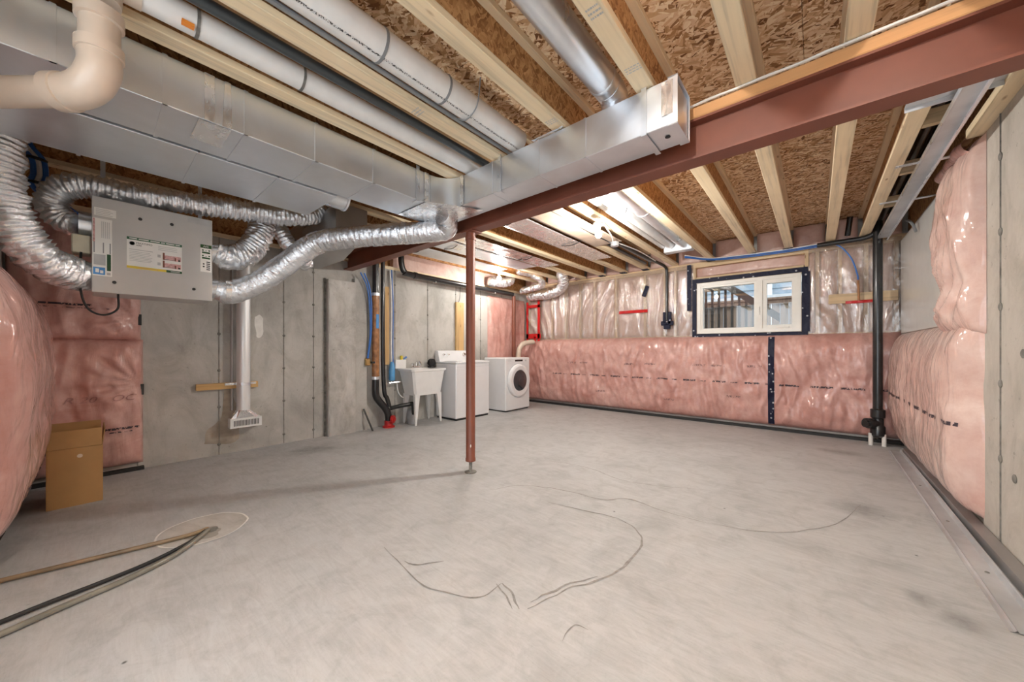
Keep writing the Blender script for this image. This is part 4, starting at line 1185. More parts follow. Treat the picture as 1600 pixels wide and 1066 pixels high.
flat_tape(-2.26, -2.19, 2.03, 2.22, 'navy_tape', 'short slanted navy tape on the poly above the red strip', ang=-0.35)
flat_tape(0.29, 0.53, 1.70, 1.735, 'red_tape', 'small red tape under the wooden block right of the window')
rf = empty('red_tape_frame', (-4.62, 6.15, 1.3), 'tall rectangle of red tape above the dryer', 'tape')
for x0, x1, z0, z1 in ((-4.80, -4.75, 1.30, 2.15), (-4.50, -4.44, 1.10, 2.28), (-4.76, -4.44, 2.02, 2.08), (-4.80, -4.42, 1.36, 1.46), (-4.60, -4.55, 1.18, 1.40)):
    MB().box(x0, x1, 6.135, 6.14, z0, z1).build('tape_length', 'red_tape', rf)
bp = empty('drain_vent_pipe', (-1.86, 6.12, 1.5), 'thin black pipe running down the poly left of the window', 'pipe')
MB().tube(catmull([(-2.02, 4.6, 2.56), (-1.99, 5.3, 2.54), (-1.93, 5.85, 2.52), (-1.87, 6.08, 2.47), (-1.86, 6.12, 2.36), (-1.86, 6.12, 2.0), (-1.86, 6.12, 1.60)], 8), 0.023, 14).build('pipe', 'abs_black', bp, True)
for dx_, dz_, w_, h_ in ((-0.06, 1.56, 0.045, 0.18), (0.02, 1.54, 0.05, 0.20), (-0.09, 1.52, 0.19, 0.07), (-0.05, 1.46, 0.10, 0.08)):
    MB().cbox(-1.86 + dx_, -1.86 + dx_ + w_, 6.10, 6.15, dz_, dz_ + h_, 0.006).build('tape_patch', 'navy_tape', bp)
pex = empty('blue_water_line', (-0.6, 6.05, 2.45), 'blue water tubing strung along the top of the far wall', 'tubing')
for o_, mt_ in ((0, 'pex_blue'), (0.02, 'pex_blue'), (0.035, 'pex_white')):
    MB().tube(catmull([(-1.45, 5.6, 2.465 + o_ * 0.8), (-1.2, 5.9, 2.45 + o_ * 0.6), (-0.9, 6.08, 2.455 + o_), (-0.35, 6.12, 2.452 + o_), (0.0, 6.12, 2.46 + o_)] + ([(0.20, 6.10, 2.45), (0.33, 6.08, 2.27), (0.39, 6.09, 2.06), (0.40, 6.10, 1.98)] if o_ == 0 else [(0.12, 6.13, 2.47 + o_)]), 8), 0.0085, 10).build('tube', mt_, pex, True)
MB().cyl((0.40, 6.12, 1.99), (0.41, 6.13, 1.73), 0.012, 10).build('copper_stub', 'kraft_wrap', pex, True)
# black tape dabs round the joist ends
for x, w_ in ((-0.34, "above the window's right half"), (0.08, 'just right of the window'), (-0.75, 'above the middle of the window'), (-1.28, "above the window's left corner"), (0.39, 'beside the tall black standpipe'), (-2.28, 'first left of the thin black pipe'), (-2.67, 'second left of the thin black pipe'), (-3.09, 'third left of the thin black pipe')):
    MB().cbox(x, x + 0.11, 6.10, 6.215, 2.488, 2.499, 0.003).build('tape_dab', 'navy_tape', label='navy tape dab under a joist end, ' + w_, cat='tape', group='tape dabs at joist ends')

# standpipe in the right corner
sp_ = empty('stand_pipe', (0.55, 6.05, 0), 'tall black drain pipe with a cleanout in the far right corner', 'pipe')
SX, SY = 0.556, 5.96
MB().cyl((SX, SY, 0.10), (SX, SY, 2.62), 0.043, 22).build('pipe', 'abs_black', sp_, True)
MB().lathe((SX, SY, 0.10), (0, 0, 1), [(0.045, 0), (0.066, 0.02), (0.066, 0.12), (0.052, 0.14), (0.052, 0.22), (0.064, 0.23), (0.064, 0.32), (0.046, 0.33)], 22).build('cleanout_tee', 'abs_black', sp_, True)
MB().lathe((SX, SY, 0.26), (-0.76, -0.65, 0), [(0.05, 0), (0.05, 0.09), (0.06, 0.09), (0.06, 0.12), (0.03, 0.12), (0.03, 0.14)], 18).build('cleanout_plug', 'abs_black', sp_, True)
MB().lathe((SX, SY, 0.24), (-0.76, 0.65, 0), [(0.045, 0), (0.045, 0.10), (0.056, 0.10), (0.056, 0.13)], 18).build('side_inlet', 'abs_black', sp_, True)
MB().sphere((SX - 0.03, SY - 0.056, 0.26), 0.012, 10, 6).build('white_sticker', 'label_white', sp_)
for dx_ in (-0.06, 0.05):
    MB().cyl((SX + dx_, SY - 0.02, 0), (SX + dx_, SY - 0.02, 0.14), 0.020, 12).build('support_stub', 'foam_white', sp_, True)
MB().tube([(SX, SY + 0.02, 0.06), (SX + 0.12, SY + 0.05, 0.05), (0.74, 6.02, 0.05)], 0.028, 12).build('floor_arm', 'abs_black', sp_, True)
MB().tube(catmull([(0.02, 6.06, 2.465), (0.25, 6.02, 2.46), (0.45, 5.99, 2.46), (0.55, 5.97, 2.50)], 6), 0.030, 12).build('ceiling_arm', 'abs_black', sp_, True)
MB().tube(catmull([(0.30, 6.0, 2.52), (0.31, 5.95, 2.62), (0.32, 5.9, 2.72)], 6), 0.028, 12).build('vent_riser', 'abs_black', sp_, True)

# ================================================================== RIGHT BULKHEAD FRAMING, FLOOR TRACK
rail = empty('ceiling_rail', (0.6, 4.2, 2.38), 'long galvanised stud channel framing along the upper right ceiling', 'rail')
MB().box(0.553, 0.630, 2.70, 5.90, 2.408, 2.412).build('channel_web', 'track_steel', rail)
MB().box(0.630, 0.634, 2.70, 5.90, 2.380, 2.43).box(0.620, 0.634, 2.70, 5.90, 2.378, 2.382).build('channel_lip', 'galv_pipe', rail)
MB().box(0.551, 0.554, 2.70, 5.90, 2.408, 2.44).build('channel_lip', 'galv_pipe', rail)
for y in (3.75, 4.6):
    MB().box(0.44, 0.56, y - 0.018, y + 0.018, 2.43, 2.436).box(0.632, 0.79, y - 0.018, y + 0.018, 2.42, 2.426).build('cross_clip', 'galv_pipe', rail)
ang = empty('angle_bracket', (0.6, 2.9, 2.44), 'short galvanised angle bridging from the last joist to the right wall', 'bracket')
MB().box(0.38, XR - 0.002, 2.80, 2.95, 2.470, 2.474).build('flat_leg', 'track_steel', ang)
MB().box(0.38, XR - 0.002, 2.95, 2.954, 2.445, 2.474).build('upright_leg', 'galv_pipe', ang)
MB().lathe((0.43, 2.88, 2.470), (0, 0, -1), [(0.008, 0), (0.008, 0.003)], 10).build('screw', 'ink_black', ang)
for i, y in enumerate((3.35, 4.15, 5.0)):
    tag(MB().cbox(0.505, 0.70, y - 0.02, y + 0.02, 2.505, 2.60, 0.003).build('wood_blocking', 'lumber_x'), ('wood block beside the last joist, nearest the steel beam', 'middle wood block beside the last joist at upper right', 'wood block beside the last joist, nearest the far wall')[i], 'wood block')
for i, x in enumerate((0.585, 0.655)):
    tag(MB().cyl((x, 2.35, 2.65), (x, 6.1, 2.65), 0.027, 14).build('black_pipe', 'abs_black', smooth=True), ('black ceiling pipe next to the last joist at upper right', 'black ceiling pipe next to the right wall at upper right')[i], 'pipe')
tag(MB().box(0.505, 0.78, 2.35, 6.15, 2.74, 2.76).build('dark_backing', 'rubber_black'), 'black felt above the black pipes at upper right', 'backing')  # black sheet closing off the bay above the pipes, turns it dark
tag(MB().cbox(0.72, 0.80, 2.4, 3.56, 2.442, 2.50, 0.004).build('sill_plank', 'lumber_y'), 'wood plank lying on top of the right concrete wall', 'plank')
tag(MB().tube(catmull([(0.70, 5.3, 2.42), (0.72, 5.2, 2.36), (0.74, 5.15, 2.26)], 6), 0.012, 8).build('bent_strap', 'grey_pipe', smooth=True), 'bent grey strap hanging beside the white panel top', 'strap')

tr_ = empty('floor_track', (0.68, 4.0, 0), 'galvanised steel stud track lying along the right wall on the floor', 'track')
def trk(u, v):
    y = 2.36 + v * 3.36
    prof = [(0.600, 0.0012), (0.612, 0.004), (0.618, 0.012), (0.624, 0.005), (0.690, 0.005), (0.696, 0.030), (0.702, 0.034), (0.708, 0.028), (0.712, 0.003)]
    k = u * (len(prof) - 1); i = min(int(k), len(prof) - 2); f_ = k - i
    x = prof[i][0] + (prof[i + 1][0] - prof[i][0]) * f_; z = prof[i][1] + (prof[i + 1][1] - prof[i][1]) * f_
    return Vector((x + 0.012 * (y - 4) * 0.6, y, z))
MB().grid(trk, 16, 40).build('channel', 'track_steel', tr_)
MB().slab([(0.720, 2.4, 0.0), (0.725, 2.4, 0.05), (0.785, 2.4, 0.05), (0.785, 2.4, 0.0)], (0, 1, 0), 3.3).build('bottom_plate', 'galv_dark', tr_)
for y in (2.9, 3.6, 4.4): MB().lathe((0.655, y, 0.006), (0, 0, 1), [(0.009, 0), (0.007, 0.003), (0.002, 0.004)], 10).build('fastener', 'seam_dark', tr_)

# ================================================================== BOX, SUMP, HOSES
bx = empty('cardboard_box', (-4.24, -0.07, 0), 'tall open brown cardboard box standing in the left corner', 'box')
BXa, BXb, BYa, BYb = -4.44, -4.05, -0.20, 0.05
def wallp(name, a, b_, z0, z1, t=(0, 0, 0), mat='cardboard', par=None):
    a0, b0_ = Vector((a[0], a[1], z0)), Vector((b_[0], b_[1], z0)); tv = Vector(t)
    up = Vector((0, 0, z1 - z0)) + tv
    n_ = (b0_ - a0).cross(up).normalized()
    return MB().slab([a0, b0_, b0_ + up, a0 + up], n_, 0.005).build(name, mat, par or bx)
wallp('front_panel', (BXb, BYa), (BXb, BYb), 0.001, 0.415)
wallp('front_flap', (BXb, BYa), (BXb, BYb), 0.418, 0.545, (0.012, 0, 0))
wallp('back_panel', (BXa, BYb), (BXa, BYa), 0.001, 0.415)
wallp('back_flap', (BXa, BYb), (BXa, BYa), 0.418, 0.55, (-0.01, 0, 0), 'cardboard_dark')
wallp('side_panel', (BXb, BYb), (BXa, BYb), 0.001, 0.415)
wallp('side_flap', (BXb - 0.01, BYb), (BXa + 0.02, BYb), 0.418, 0.53, (0, 0.012, 0), 'cardboard_dark')
wallp('side_panel', (BXa, BYa), (BXb, BYa), 0.001, 0.415)
wallp('side_flap', (BXa + 0.02, BYa), (BXb - 0.02, BYa), 0.418, 0.52, (0, -0.005, 0), 'cardboard_dark')
MB().box(BXa, BXb, BYa, BYb, 0.0, 0.005).build('bottom_panel', 'cardboard', bx)
MB().lathe((BXb + 0.0055, -0.055, 0.355), (1, 0, 0), [(0.016, 0), (0.013, 0.001)], 10).build('tape_mark', 'pvc_cream', bx)
MB().box(BXb + 0.005, BXb + 0.0062, -0.085, -0.02, 0.30, 0.415).build('packing_tape', 'cardboard', bx)

SC = (-2.915, 0.455)
def disc(name, r, z, mat, seed, amp=0.02, n=48, c=SC, rin=None):
    P = [Vector((c[0] + r * (1 + amp * noise.noise((math.cos(a) * 2, math.sin(a) * 2, seed))) * math.cos(a), c[1] + r * (1 + amp * noise.noise((math.cos(a) * 2, math.sin(a) * 2, seed))) * math.sin(a), z)) for a in [2 * PI * k / n for k in range(n)]]
    if rin is None:
        return MB().add(P, [tuple(range(n))]).build(name, mat, floor)
    Q = [Vector((c[0], c[1], z)) + (p - Vector((c[0], c[1], z))) * rin for p in P]
    return MB().add(P + Q, [(k, (k + 1) % n, n + (k + 1) % n, n + k) for k in range(n)]).build(name, mat, floor)
disc('drain_patch', 0.215, 0.0015, 'rough_concrete', 3, 0.05)
disc('drain_rim', 0.222, 0.003, 'foam_white', 3, 0.05, rin=0.955)
disc('drain_stain', 0.085, 0.0028, 'sump_concrete', 9, 0.5, c=(-2.83, 0.44))
disc('drain_hole', 0.038, 0.0036, 'seam_dark', 5, 0.7, c=(-2.855, 0.475))
def hose(pts, r, mat, label):
    P = catmull([(x, y, r + 0.004) for x, y in pts], 10)
    return tag(MB().tube(P, r, 12).build('drain_hose', mat, smooth=True), label, 'hose')
hose([(-3.0, -0.44), (-2.97, -0.284), (-2.931, -0.092), (-2.887, 0.13), (-2.845, 0.361), (-2.86, 0.466)], 0.0115, 'hose_tan', 'straight tan hose running to the floor drain')
hose([(-2.35, -0.44), (-2.409, -0.23), (-2.465, -0.077), (-2.527, 0.114), (-2.62, 0.281), (-2.755, 0.405), (-2.835, 0.462)], 0.0125, 'hose_grey', 'curved greyish brown hose nearest the camera entering the floor drain')
hose([(-2.47, -0.44), (-2.523, -0.241), (-2.558, -0.115), (-2.590, 0.033), (-2.640, 0.195), (-2.735, 0.353), (-2.843, 0.45)], 0.0095, 'rubber_black', 'thin black hose beside the greyish hose at the floor drain')

# ================================================================== LAUNDRY
tub = empty('laundry_tub', (-4.63, 3.3, 0), 'white plastic laundry sink on four tapered legs', 'sink')
def loft(mb, A, B):
    n_ = len(A); mb.add(list(A) + list(B), [(i, (i + 1) % n_, n_ + (i + 1) % n_, n_ + i) for i in range(n_)])
def rect(x0, x1, y0, y1, z, c=0.03):
    return [Vector(p) for p in ((x0 + c, y0, z), (x1 - c, y0, z), (x1, y0 + c, z), (x1, y1 - c, z), (x1 - c, y1, z), (x0 + c, y1, z), (x0, y1 - c, z), (x0, y0 + c, z))]
mb = MB()
R0 = rect(-4.775, -4.475, 3.075, 3.555, 0.44); R1 = rect(-4.82, -4.44, 3.015, 3.605, 0.79); R2 = rect(-4.835, -4.42, 2.995, 3.625, 0.805); R3 = rect(-4.835, -4.42, 2.995, 3.625, 0.832); R4 = rect(-4.76, -4.465, 3.04, 3.58, 0.832); R5 = rect(-4.73, -4.50, 3.11, 3.52, 0.50)
for a, b_ in ((R0, R1), (R1, R2), (R2, R3), (R3, R4), (R4, R5)): loft(mb, a, b_)
mb.add(R0, [tuple(range(8))[::-1]]); mb.add(R5, [tuple(range(8))])
mb.build('basin', 'plastic_white', tub)
def leg(x, y, sx_, sy_):
    t = 0.085; b2 = 0.022
    A = [Vector(p) for p in ((x, y, 0.46), (x - sx_ * t * 0.6, y, 0.46), (x - sx_ * t * 0.6, y - sy_ * t, 0.46), (x, y - sy_ * t, 0.46))]
    xb, yb_ = x + sx_ * 0.005, y - sy_ * 0.0
    B = [Vector(p) for p in ((xb, yb_, 0.0), (xb - sx_ * b2, yb_, 0.0), (xb - sx_ * b2, yb_ - sy_ * b2, 0.0), (xb, yb_ - sy_ * b2, 0.0))]
    m_ = MB(); loft(m_, A, B); m_.add(B, [(0, 1, 2, 3)]); m_.add(A, [(0, 1, 2, 3)]); m_.build('leg', 'plastic_white', tub)
for x, y, a, b_ in ((-4.475, 3.075, 1, -1), (-4.475, 3.555, 1, 1), (-4.79, 3.075, -1, -1), (-4.79, 3.555, -1, 1)): leg(x, y, a, b_)
fc_ = MB().cbox(-4.815, -4.765, 3.22, 3.40, 0.832, 0.865, 0.008)
fc_ = fc_.build('faucet', 'chrome', tub)
MB().tube(catmull([(-4.79, 3.31, 0.86), (-4.78, 3.31, 0.93), (-4.72, 3.31, 0.945), (-4.66, 3.31, 0.90)], 6), 0.011, 10).build('spout', 'chrome', fc_, True)
for y in (3.24, 3.38): MB().lathe((-4.79, y, 0.862), (0, 0, 1), [(0.012, 0), (0.012, 0.02), (0.024, 0.024), (0.026, 0.045), (0.015, 0.05)], 14).build('tap_handle', 'chrome', fc_, True)
wb = empty('supply_box', (-4.80, 3.02, 0.85), 'white washer outlet box on the wall behind the laundry sink', 'outlet box')
MB().cbox(-4.845, -4.76, 2.93, 3.11, 0.835, 0.97, 0.006).build('box_body', 'plastic_white', wb)
MB().cyl((-4.80, 3.05, 0.96), (-4.80, 3.05, 1.03), 0.022, 12).build('yellow_valve', 'yellow_plastic', wb, True)
MB().cyl((-4.80, 3.09, 0.97), (-4.80, 3.14, 1.01), 0.014, 10).build('blue_valve', 'pex_blue', wb, True)
rl_ = empty('pump_head', (-4.72, 3.56, 0.835), 'black round hose reel on the right rear corner of the sink', 'hose reel')
MB().lathe((-4.74, 3.545, 0.915), (1, 0, 0), [(0.055, 0), (0.062, 0.006), (0.062, 0.012), (0.030, 0.016), (0.030, 0.045), (0.062, 0.05), (0.062, 0.056), (0.05, 0.06)], 22).build('reel', 'abs_black', rl_, True)
MB().box(-4.75, -4.67, 3.50, 3.59, 0.833, 0.862).build('base', 'abs_black', rl_)
tag(MB().lathe((-4.66, 3.14, 0.0), (0, 0, 1), [(0.065, 0), (0.08, 0.12), (0.07, 0.20), (0.03, 0.24)], 18).build('sump_pump', 'grey_plastic', smooth=True), 'grey pump body on the floor under the laundry sink', 'pump')

wsh = empty('washing_machine', (-4.54, 4.07, 0), 'white top loading washer with a knob console', 'washer')
MB().cbox(-4.79, -4.285, 3.69, 4.44, 0.03, 0.90, 0.012).build('cabinet', 'appliance_white', wsh)
MB().cbox(-4.80, -4.278, 3.683, 4.447, 0.902, 0.928, 0.010).build('top_deck', 'appliance_white', wsh)
MB().cbox(-4.66, -4.33, 3.76, 4.37, 0.9285, 0.940, 0.006).build('lid', 'appliance_white', wsh)
con = MB().slab([(-4.81, 3.69, 0.928), (-4.69, 3.69, 0.928), (-4.735, 3.69, 1.10), (-4.81, 3.69, 1.11)], (0, 1, 0), 0.75).build('console', 'appliance_white', wsh)
for y, r in ((3.79, 0.020), (3.88, 0.020), (4.24, 0.034), (4.36, 0.022)):
    MB().lathe((-4.712, y, 1.035), (1, 0, 0.26), [(r, -0.004), (r, 0.004), (r * 0.75, 0.008), (r * 0.7, 0.028), (r * 0.5, 0.03)], 16).build('knob', 'chrome', con, True)
MB().box(-4.77, -4.30, 3.71, 4.42, 0.0, 0.03).build('kick_base', 'rubber_black', wsh)
MB().box(-4.2855, -4.283, 3.70, 4.43, 0.845, 0.848).build('panel_seam', 'appliance_grey', wsh)

dry = empty('dryer', (-4.5, 5.12, 0), 'white front loading dryer with a round dark door', 'dryer')
MB().cbox(-4.75, -4.20, 4.77, 5.47, 0.02, 0.975, 0.016).build('cabinet', 'appliance_white', dry)
MB().box(-4.73, -4.23, 4.80, 5.45, 0.0, 0.02).build('kick_base', 'rubber_black', dry)
dr = MB().lathe((-4.20, 5.12, 0.555), (1, 0, 0), [(0.30, -0.004), (0.305, 0.01), (0.295, 0.045), (0.265, 0.062), (0.20, 0.055), (0.19, 0.04)], 44).build('door', 'appliance_white', dry, True)
MB().lathe((-4.158, 5.12, 0.555), (1, 0, 0), [(0.197, 0.0), (0.185, 0.014), (0.10, 0.032), (0.03, 0.036)], 36).build('door_glass', 'dark_glass', dr, True)
MB().lathe((-4.20, 5.12, 0.555), (1, 0, 0), [(0.315, -0.003), (0.315, 0.003), (0.30, 0.003)], 44).build('door_gasket', 'appliance_grey', dr)
MB().box(-4.20, -4.197, 5.03, 5.25, 0.905, 0.935).build('display', 'black_gloss', dry)
MB().lathe((-4.20, 5.34, 0.925), (1, 0, 0), [(0.022, 0), (0.02, 0.014)], 16).build('dial', 'appliance_grey', dry)
MB().box(-4.20, -4.198, 4.84, 4.92, 0.915, 0.925).build('badge', 'appliance_grey', dry)
dv = flexduct('dryer_vent', [(-4.68, 5.60, 0.70), (-4.68, 5.70, 0.95), (-4.68, 5.74, 1.13), (-4.64, 5.82, 1.24), (-4.56, 5.98, 1.28), (-4.52, 6.04, 1.28)], 0.052, 'pvc_cream', amp=0.02, jit=0.04)
tag(dv, 'cream dryer vent hose bending into the far wall', 'vent hose')

# plumbing stack on the left wall
st = empty('plumbing_stack', (-4.72, 2.65, 0), 'black and brown drain stack on the concrete wall left of the sink', 'pipes')
MB().cyl((-4.74, 2.60, 1.90), (-4.74, 2.60, 2.70), 0.045, 20).build('upper_pipe', 'abs_black', st, True)
MB().cyl((-4.74, 2.60, 0.74), (-4.74, 2.60, 1.90), 0.050, 20).build('brown_pipe', 'kraft_wrap', st, True)
MB().lathe((-4.74, 2.60, 1.88), (0, 0, 1), [(0.05, 0), (0.056, 0.002), (0.056, 0.04), (0.05, 0.042)], 20).build('steel_clamp', 'galv_pipe', st, True)
MB().lathe((-4.74, 2.60, 0.70), (0, 0, 1), [(0.05, 0), (0.055, 0.002), (0.055, 0.04), (0.05, 0.042)], 20).build('steel_clamp', 'galv_pipe', st, True)
MB().tube(catmull([(-4.74, 2.60, 0.74), (-4.74, 2.60, 0.50), (-4.73, 2.64, 0.40), (-4.71, 2.73, 0.28), (-4.70, 2.77, 0.18), (-4.70, 2.78, 0.0)], 8), 0.048, 20).build('lower_bend', 'abs_black', st, True)
MB().tube(catmull([(-4.72, 2.70, 2.70), (-4.72, 2.70, 1.2), (-4.72, 2.72, 0.55), (-4.71, 2.76, 0.42), (-4.70, 2.79, 0.30)], 8), 0.030, 16).build('side_pipe', 'abs_black', st, True)
MB().tube(catmull([(-4.70, 2.80, 0.27), (-4.66, 2.92, 0.29), (-4.62, 3.06, 0.305), (-4.60, 3.12, 0.30), (-4.60, 3.13, 0.15)], 8), 0.030, 14).build('trap_arm', 'abs_black', st, True)
MB().lathe((-4.70, 2.78, 0.0), (0, 0, 1), [(0.085, 0), (0.085, 0.02), (0.062, 0.03), (0.060, 0.10)], 20).build('red_base', 'red_valve', st, True)
MB().lathe((-4.65, 2.80, 0.12), (0.8, 0.5, 0), [(0.058, 0), (0.058, 0.03), (0.03, 0.035), (0.03, 0.05)], 18).build('red_cap', 'red_valve', st, True)
MB().cyl((-4.80, 2.66, 0.9), (-4.80, 2.66, 2.7), 0.013, 8).build('white_tube', 'pex_white', st, True)
MB().box(-4.688, -4.686, 2.58, 2.62, 1.42, 1.62).build('pipe_label', 'label_blue', st)
tag(MB().slab([(-4.66, 2.50, 0.0), (-4.66, 2.52, 0.0), (-4.78, 2.45, 0.30), (-4.78, 2.43, 0.30)], (1, 0, 0.1), 0.015).build('black_rod', 'abs_black'), 'short black rod leaning on the wall beside the drain stack', 'rod')
bl = empty('blue_riser', (-4.78, 2.5, 1), 'pair of blue water tubes curving down beside the drain stack', 'tubing')
for o_ in (0, 0.035):
    MB().tube(catmull([(-4.70, 2.36 + o_ * 1.5, 2.17), (-4.72, 2.46 + o_, 2.0), (-4.74, 2.51 + o_ * 0.8, 1.75), (-4.75, 2.525 + o_ * 0.4, 1.35), (-4.76, 2.49 + o_ * 0.3, 1.0)], 8), 0.010, 8).build('tube', 'pex_blue', bl, True)
MB().cbox(-4.80, -4.74, 2.465, 2.53, 0.90, 1.0, 0.01).build('valve', 'brass', bl)
MB().box(-4.75, -4.70, 2.53, 2.60, 0.93, 0.955).build('valve_handle', 'ink_black', bl)
st2 = tag(MB().box(XL, XL + 0.038, 2.78, 2.855, 0.9, 2.05).build('furring_strip', 'board_wood_z'), 'vertical wood furring strip between the stack and white tube', 'wood strip')
wt = empty('sink_supply', (-4.78, 2.88, 0.7), 'white and blue supply tubes ending in a blue arrestor by the sink', 'tubing')
MB().tube(catmull([(-4.80, 2.86, 2.30), (-4.80, 2.885, 1.8), (-4.80, 2.88, 1.2), (-4.80, 2.885, 0.92)], 6), 0.011, 8).build('white_tube', 'pex_white', wt, True)
MB().tube(catmull([(-4.79, 2.88, 2.30), (-4.79, 2.905, 1.8), (-4.79, 2.90, 1.2), (-4.79, 2.905, 0.92)], 6), 0.008, 8).build('blue_tube', 'pex_blue', wt, True)
MB().lathe((-4.79, 2.885, 0.66), (0, 0, 1), [(0.030, 0), (0.045, 0.01), (0.045, 0.16), (0.034, 0.24), (0.02, 0.28)], 16).build('blue_arrestor', 'sky_blue', wt, True)
MB().cyl((-4.77, 2.83, 0.63), (-4.74, 3.0, 0.64), 0.014, 10).build('brass_manifold', 'chrome', wt, True)
MB().tube(catmull([(-4.74, 2.94, 0.63), (-4.73, 2.95, 0.50), (-4.72, 3.0, 0.42), (-4.72, 3.05, 0.40)], 6), 0.008, 8).build('braided_hose', 'pex_white', wt, True)
tag(MB().cbox(XL + 0.002, XL + 0.04, 4.15, 4.33, 0.95, 1.96, 0.003).build('wall_board', 'board_wood_z'), 'tall tan wooden board fixed to the wall above the washer', 'board')
tag(MB().tube(catmull([(-4.82, 4.18, 1.90), (-4.82, 4.24, 2.05), (-4.82, 4.25, 2.26)], 6), 0.005, 6).build('appliance_cable', 'ink_black', smooth=True), 'thin dark cable running up from the wooden board', 'cable')

hp = empty('soil_pipe', (-4.72, 4.1, 2.2), 'dark horizontal drain pipe along the top of the left wall', 'pipe')
MB().tube(catmull([(-4.70, 2.98, 2.62), (-4.70, 2.99, 2.40), (-4.70, 3.04, 2.29), (-4.70, 3.16, 2.265), (-4.70, 4.2, 2.255), (-4.70, 5.55, 2.245)], 8), 0.044, 18).build('pipe', 'abs_black', hp, True)
MB().lathe((-4.70, 3.20, 2.264), (0, 1, 0), [(0.045, 0), (0.052, 0.004), (0.052, 0.05), (0.045, 0.054)], 18).build('hub', 'abs_black', hp, True)
for y in (3.6, 4.25, 5.0):
    MB().tube([(-4.70, y, 2.30), (-4.66, y, 2.20), (-4.74, y, 2.20), (-4.70, y, 2.30)], 0.004, 6).build('hanger_wire', 'pex_white', hp)
tag(MB().cyl((-4.71, 5.60, 0.0), (-4.71, 5.60, 2.22), 0.038, 16).build('corner_pipe', 'red_oxide', smooth=True), 'dark brown vertical pipe in the far left corner behind the dryer', 'pipe')

# foil ducts in the far corner
tag(flexduct('exhaust_duct', [(-4.66, 6.03, 2.26), (-4.2, 6.03, 2.26), (-3.92, 5.99, 2.29), (-3.72, 5.90, 2.38), (-3.65, 5.78, 2.50), (-3.65, 5.62, 2.70)], 0.100, amp=0.04, jit=0.16), 'thick foil exhaust duct hugging the top of the far wall corner', 'flex duct')
tag(flexduct('exhaust_duct', [(-4.62, 5.72, 2.33), (-4.3, 5.70, 2.35), (-4.05, 5.66, 2.38), (-4.0, 5.55, 2.46), (-4.12, 5.4, 2.56), (-4.2, 5.1, 2.58)], 0.062, amp=0.05), 'thinner foil exhaust duct with an elbow near the far corner', 'flex duct')
tag(flexduct('exhaust_duct', [(-4.64, 4.80, 2.395), (-4.58, 4.98, 2.395), (-4.50, 5.12, 2.41), (-4.50, 5.25, 2.48), (-4.58, 5.3, 2.62)], 0.088, amp=0.05), 'short foil elbow duct beside the far ceiling bulb', 'flex duct')

# ================================================================== FAR CEILING BAYS
r2 = empty('round_duct', (-1.39, 4.2, 2.50), 'shiny round galvanised duct in the ceiling beyond the beam', 'duct')
MB().cyl((-1.375, 2.33, 2.60), (-1.375, 3.75, 2.60), 0.085, 30).build('near_pipe', 'galvanised', r2, True)
MB().cyl((-1.375, 3.73, 2.60), (-1.375, 5.35, 2.60), 0.082, 30).build('far_pipe', 'galv_pipe', r2, True)
MB().lathe((-1.375, 3.73, 2.60), (0, 1, 0), [(0.087, 0), (0.090, 0.004), (0.090, 0.02), (0.084, 0.024)], 30).build('joint_bead', 'galv_pipe', r2, True)
MB().cbox(-1.66, -1.28, 5.30, 5.42, 2.50, 2.68, 0.01).build('end_boot', 'galvanised', r2)
for i, (x, rr_) in enumerate(((-1.556, 0.052), (-1.662, 0.034))):
    o = empty('white_pipe', (x, 4, 2.52), ('white plastic pipe with ringed couplings beside the shiny round duct', 'slim white plastic pipe between the ringed pipe and a joist')[i], 'pipe')
    MB().cyl((x, 2.33, 2.595), (x, 5.28, 2.595), rr_, 22).build('pipe_run', 'pvc_white', o, True)
    for y in (2.62, 2.80, 2.98) if i == 0 else (2.70, 2.9):
        MB().lathe((x, y, 2.595), (0, 1, 0), [(rr_, 0), (rr_ + 0.009, 0.005), (rr_ + 0.009, 0.09), (rr_, 0.095)], 22).build('coupling', 'pvc_white', o, True)
    band((x, 3.62, 2.595), (0, 1, 0), rr_ + 0.001, o, 'ink_black', 0.004)
# sheet metal pans nailed under joist bays
def pan(x0, x1, y0, y1, mat, label, crinkle=0.004, sag=0.0):
    def fn(u, v):
        x = x0 + u * (x1 - x0); y = y0 + v * (y1 - y0)
        return Vector((x, y, 2.497 - 0.003 - crinkle * abs(fbm((x * 9, y * 5, 2))) - sag * math.sin(PI * v)))
    mb_ = MB().grid(fn, 12, 60)
    o = tag(mb_.build('joist_pan', mat, smooth=True, angle=None), label, 'joist pan')
    md = o.modifiers.new('thickness', 'SOLIDIFY'); md.thickness = 0.0015; md.offset = 1
    return o
pan(-2.24, -1.86, 2.34, 4.35, 'pan_tan', 'tan board pan closing the joist bay left of the bright bulb', 0.006, 0.01)
pan(-2.64, -2.30, 2.34, 5.0, 'foil_tape', 'narrow foil pan under the joist bay beyond the beam end of the duct', 0.006)
pan(-3.47, -3.16, 2.34, 4.9, 'foil_tape', 'crinkled foil pan under a joist bay right of the post', 0.012)
pan(-3.88, -3.50, 2.34, 4.75, 'galv_pipe', 'shiny metal pan under a joist bay above the washer', 0.004)
pan(-4.38, -3.99, 2.34, 4.6, 'galvanised', 'dull metal pan under the joist bay nearest the left wall', 0.004)
for i, (x, y) in enumerate(((-2.4, 4.0), (-2.55, 2.9), (-3.3, 4.2), (-3.7, 3.1), (-4.2, 2.9))):
    tag(MB().tube(catmull([(x - 0.14, y, 2.487), (x, y + 0.02, 2.474), (x + 0.14, y - 0.01, 2.487)], 5), 0.005, 6).build('pan_wire', 'ink_black', smooth=True), 'thin dark wire across the metal pan, %s from the beam' % ('fourth', 'first', 'fifth', 'third', 'second')[i], 'wire')
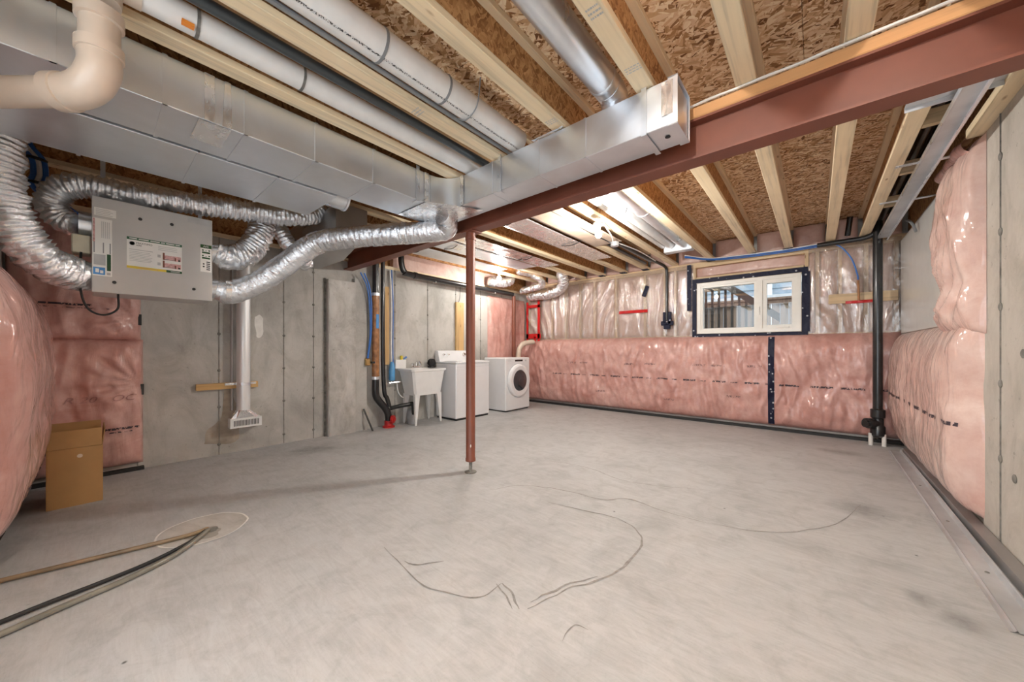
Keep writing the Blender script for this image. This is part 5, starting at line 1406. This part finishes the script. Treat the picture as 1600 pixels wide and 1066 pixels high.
# wiring and junction box near the bright bulb
jb = empty('junction_box', (-1.93, 4.25, 2.44), 'metal junction box with cables in the ceiling beside the bright bulb', 'junction box')
MB().lathe((-1.92, 4.25, 2.42), (0, 0, 1), [(0.05, 0), (0.052, 0.004), (0.052, 0.05)], 8).build('box', 'galv_pipe', jb)
for pts in ([(-1.95, 4.25, 2.46), (-2.0, 3.8, 2.485), (-1.98, 3.0, 2.488), (-2.0, 2.4, 2.488)], [(-1.89, 4.25, 2.46), (-1.86, 4.9, 2.485), (-1.87, 5.6, 2.485)], [(-1.92, 4.20, 2.45), (-1.80, 3.9, 2.44), (-1.73, 3.55, 2.47)]):
    MB().tube(catmull(pts, 8), 0.007, 8).build('cable', 'abs_black' if pts[1][1] < 3.85 else 'pex_white', jb, True)
tag(MB().cyl((-2.13, 2.35, 2.545), (-2.13, 5.9, 2.545), 0.024, 12).build('black_pipe', 'abs_black', smooth=True), 'black pipe in the ceiling bay holding the bright bulb', 'pipe')
tag(MB().cyl((-2.05, 2.35, 2.56), (-2.05, 5.9, 2.56), 0.018, 12).build('grey_pipe', 'grey_pipe', smooth=True), 'slim grey pipe in the ceiling bay holding the bright bulb', 'pipe')

# ================================================================== BARE BULBS
LBL = ['bright bare bulb hanging below the ceiling beyond the steel beam', 'small bare bulb near the far left ceiling corner', 'unseen fill bulb added between joists above the viewpoint, left one', 'unseen fill bulb added between joists above the viewpoint, right one']
for (p, k), lab in zip(BULBS, LBL):
    if k <= 0: continue
    mm = M['bulb_glow'].copy(); mm.name = 'bulb_glow_%d' % int(k * 100)
    mm.node_tree.nodes['Principled BSDF'].inputs['Emission Strength'].default_value *= k
    M[mm.name] = mm
    e_ = empty('light_bulb', (p[0], p[1], p[2] - 0.04), lab, 'light bulb')
    MB().sphere(p, 0.033, 16, 10, (1, 1, 1.15)).build('glass_globe', mm.name, e_, True)
    MB().lathe((p[0], p[1], p[2] + 0.032), (0, 0, 1), [(0.014, 0), (0.016, 0.03), (0.022, 0.032), (0.026, 0.06), (0.055, 0.065), (0.055, min(0.085, max(0.07, (2.495 if p[2] < 2.5 else 2.80) - p[2] - 0.032)))], 18).build('lamp_holder', 'plastic_white', e_, True)
    zt = 2.497 if p[2] < 2.5 else 2.80
    if p[2] + 0.117 < zt:
        MB().cyl((p[0], p[1], p[2] + 0.115), (p[0], p[1], zt), 0.006, 8).build('cord', 'pex_white', e_)
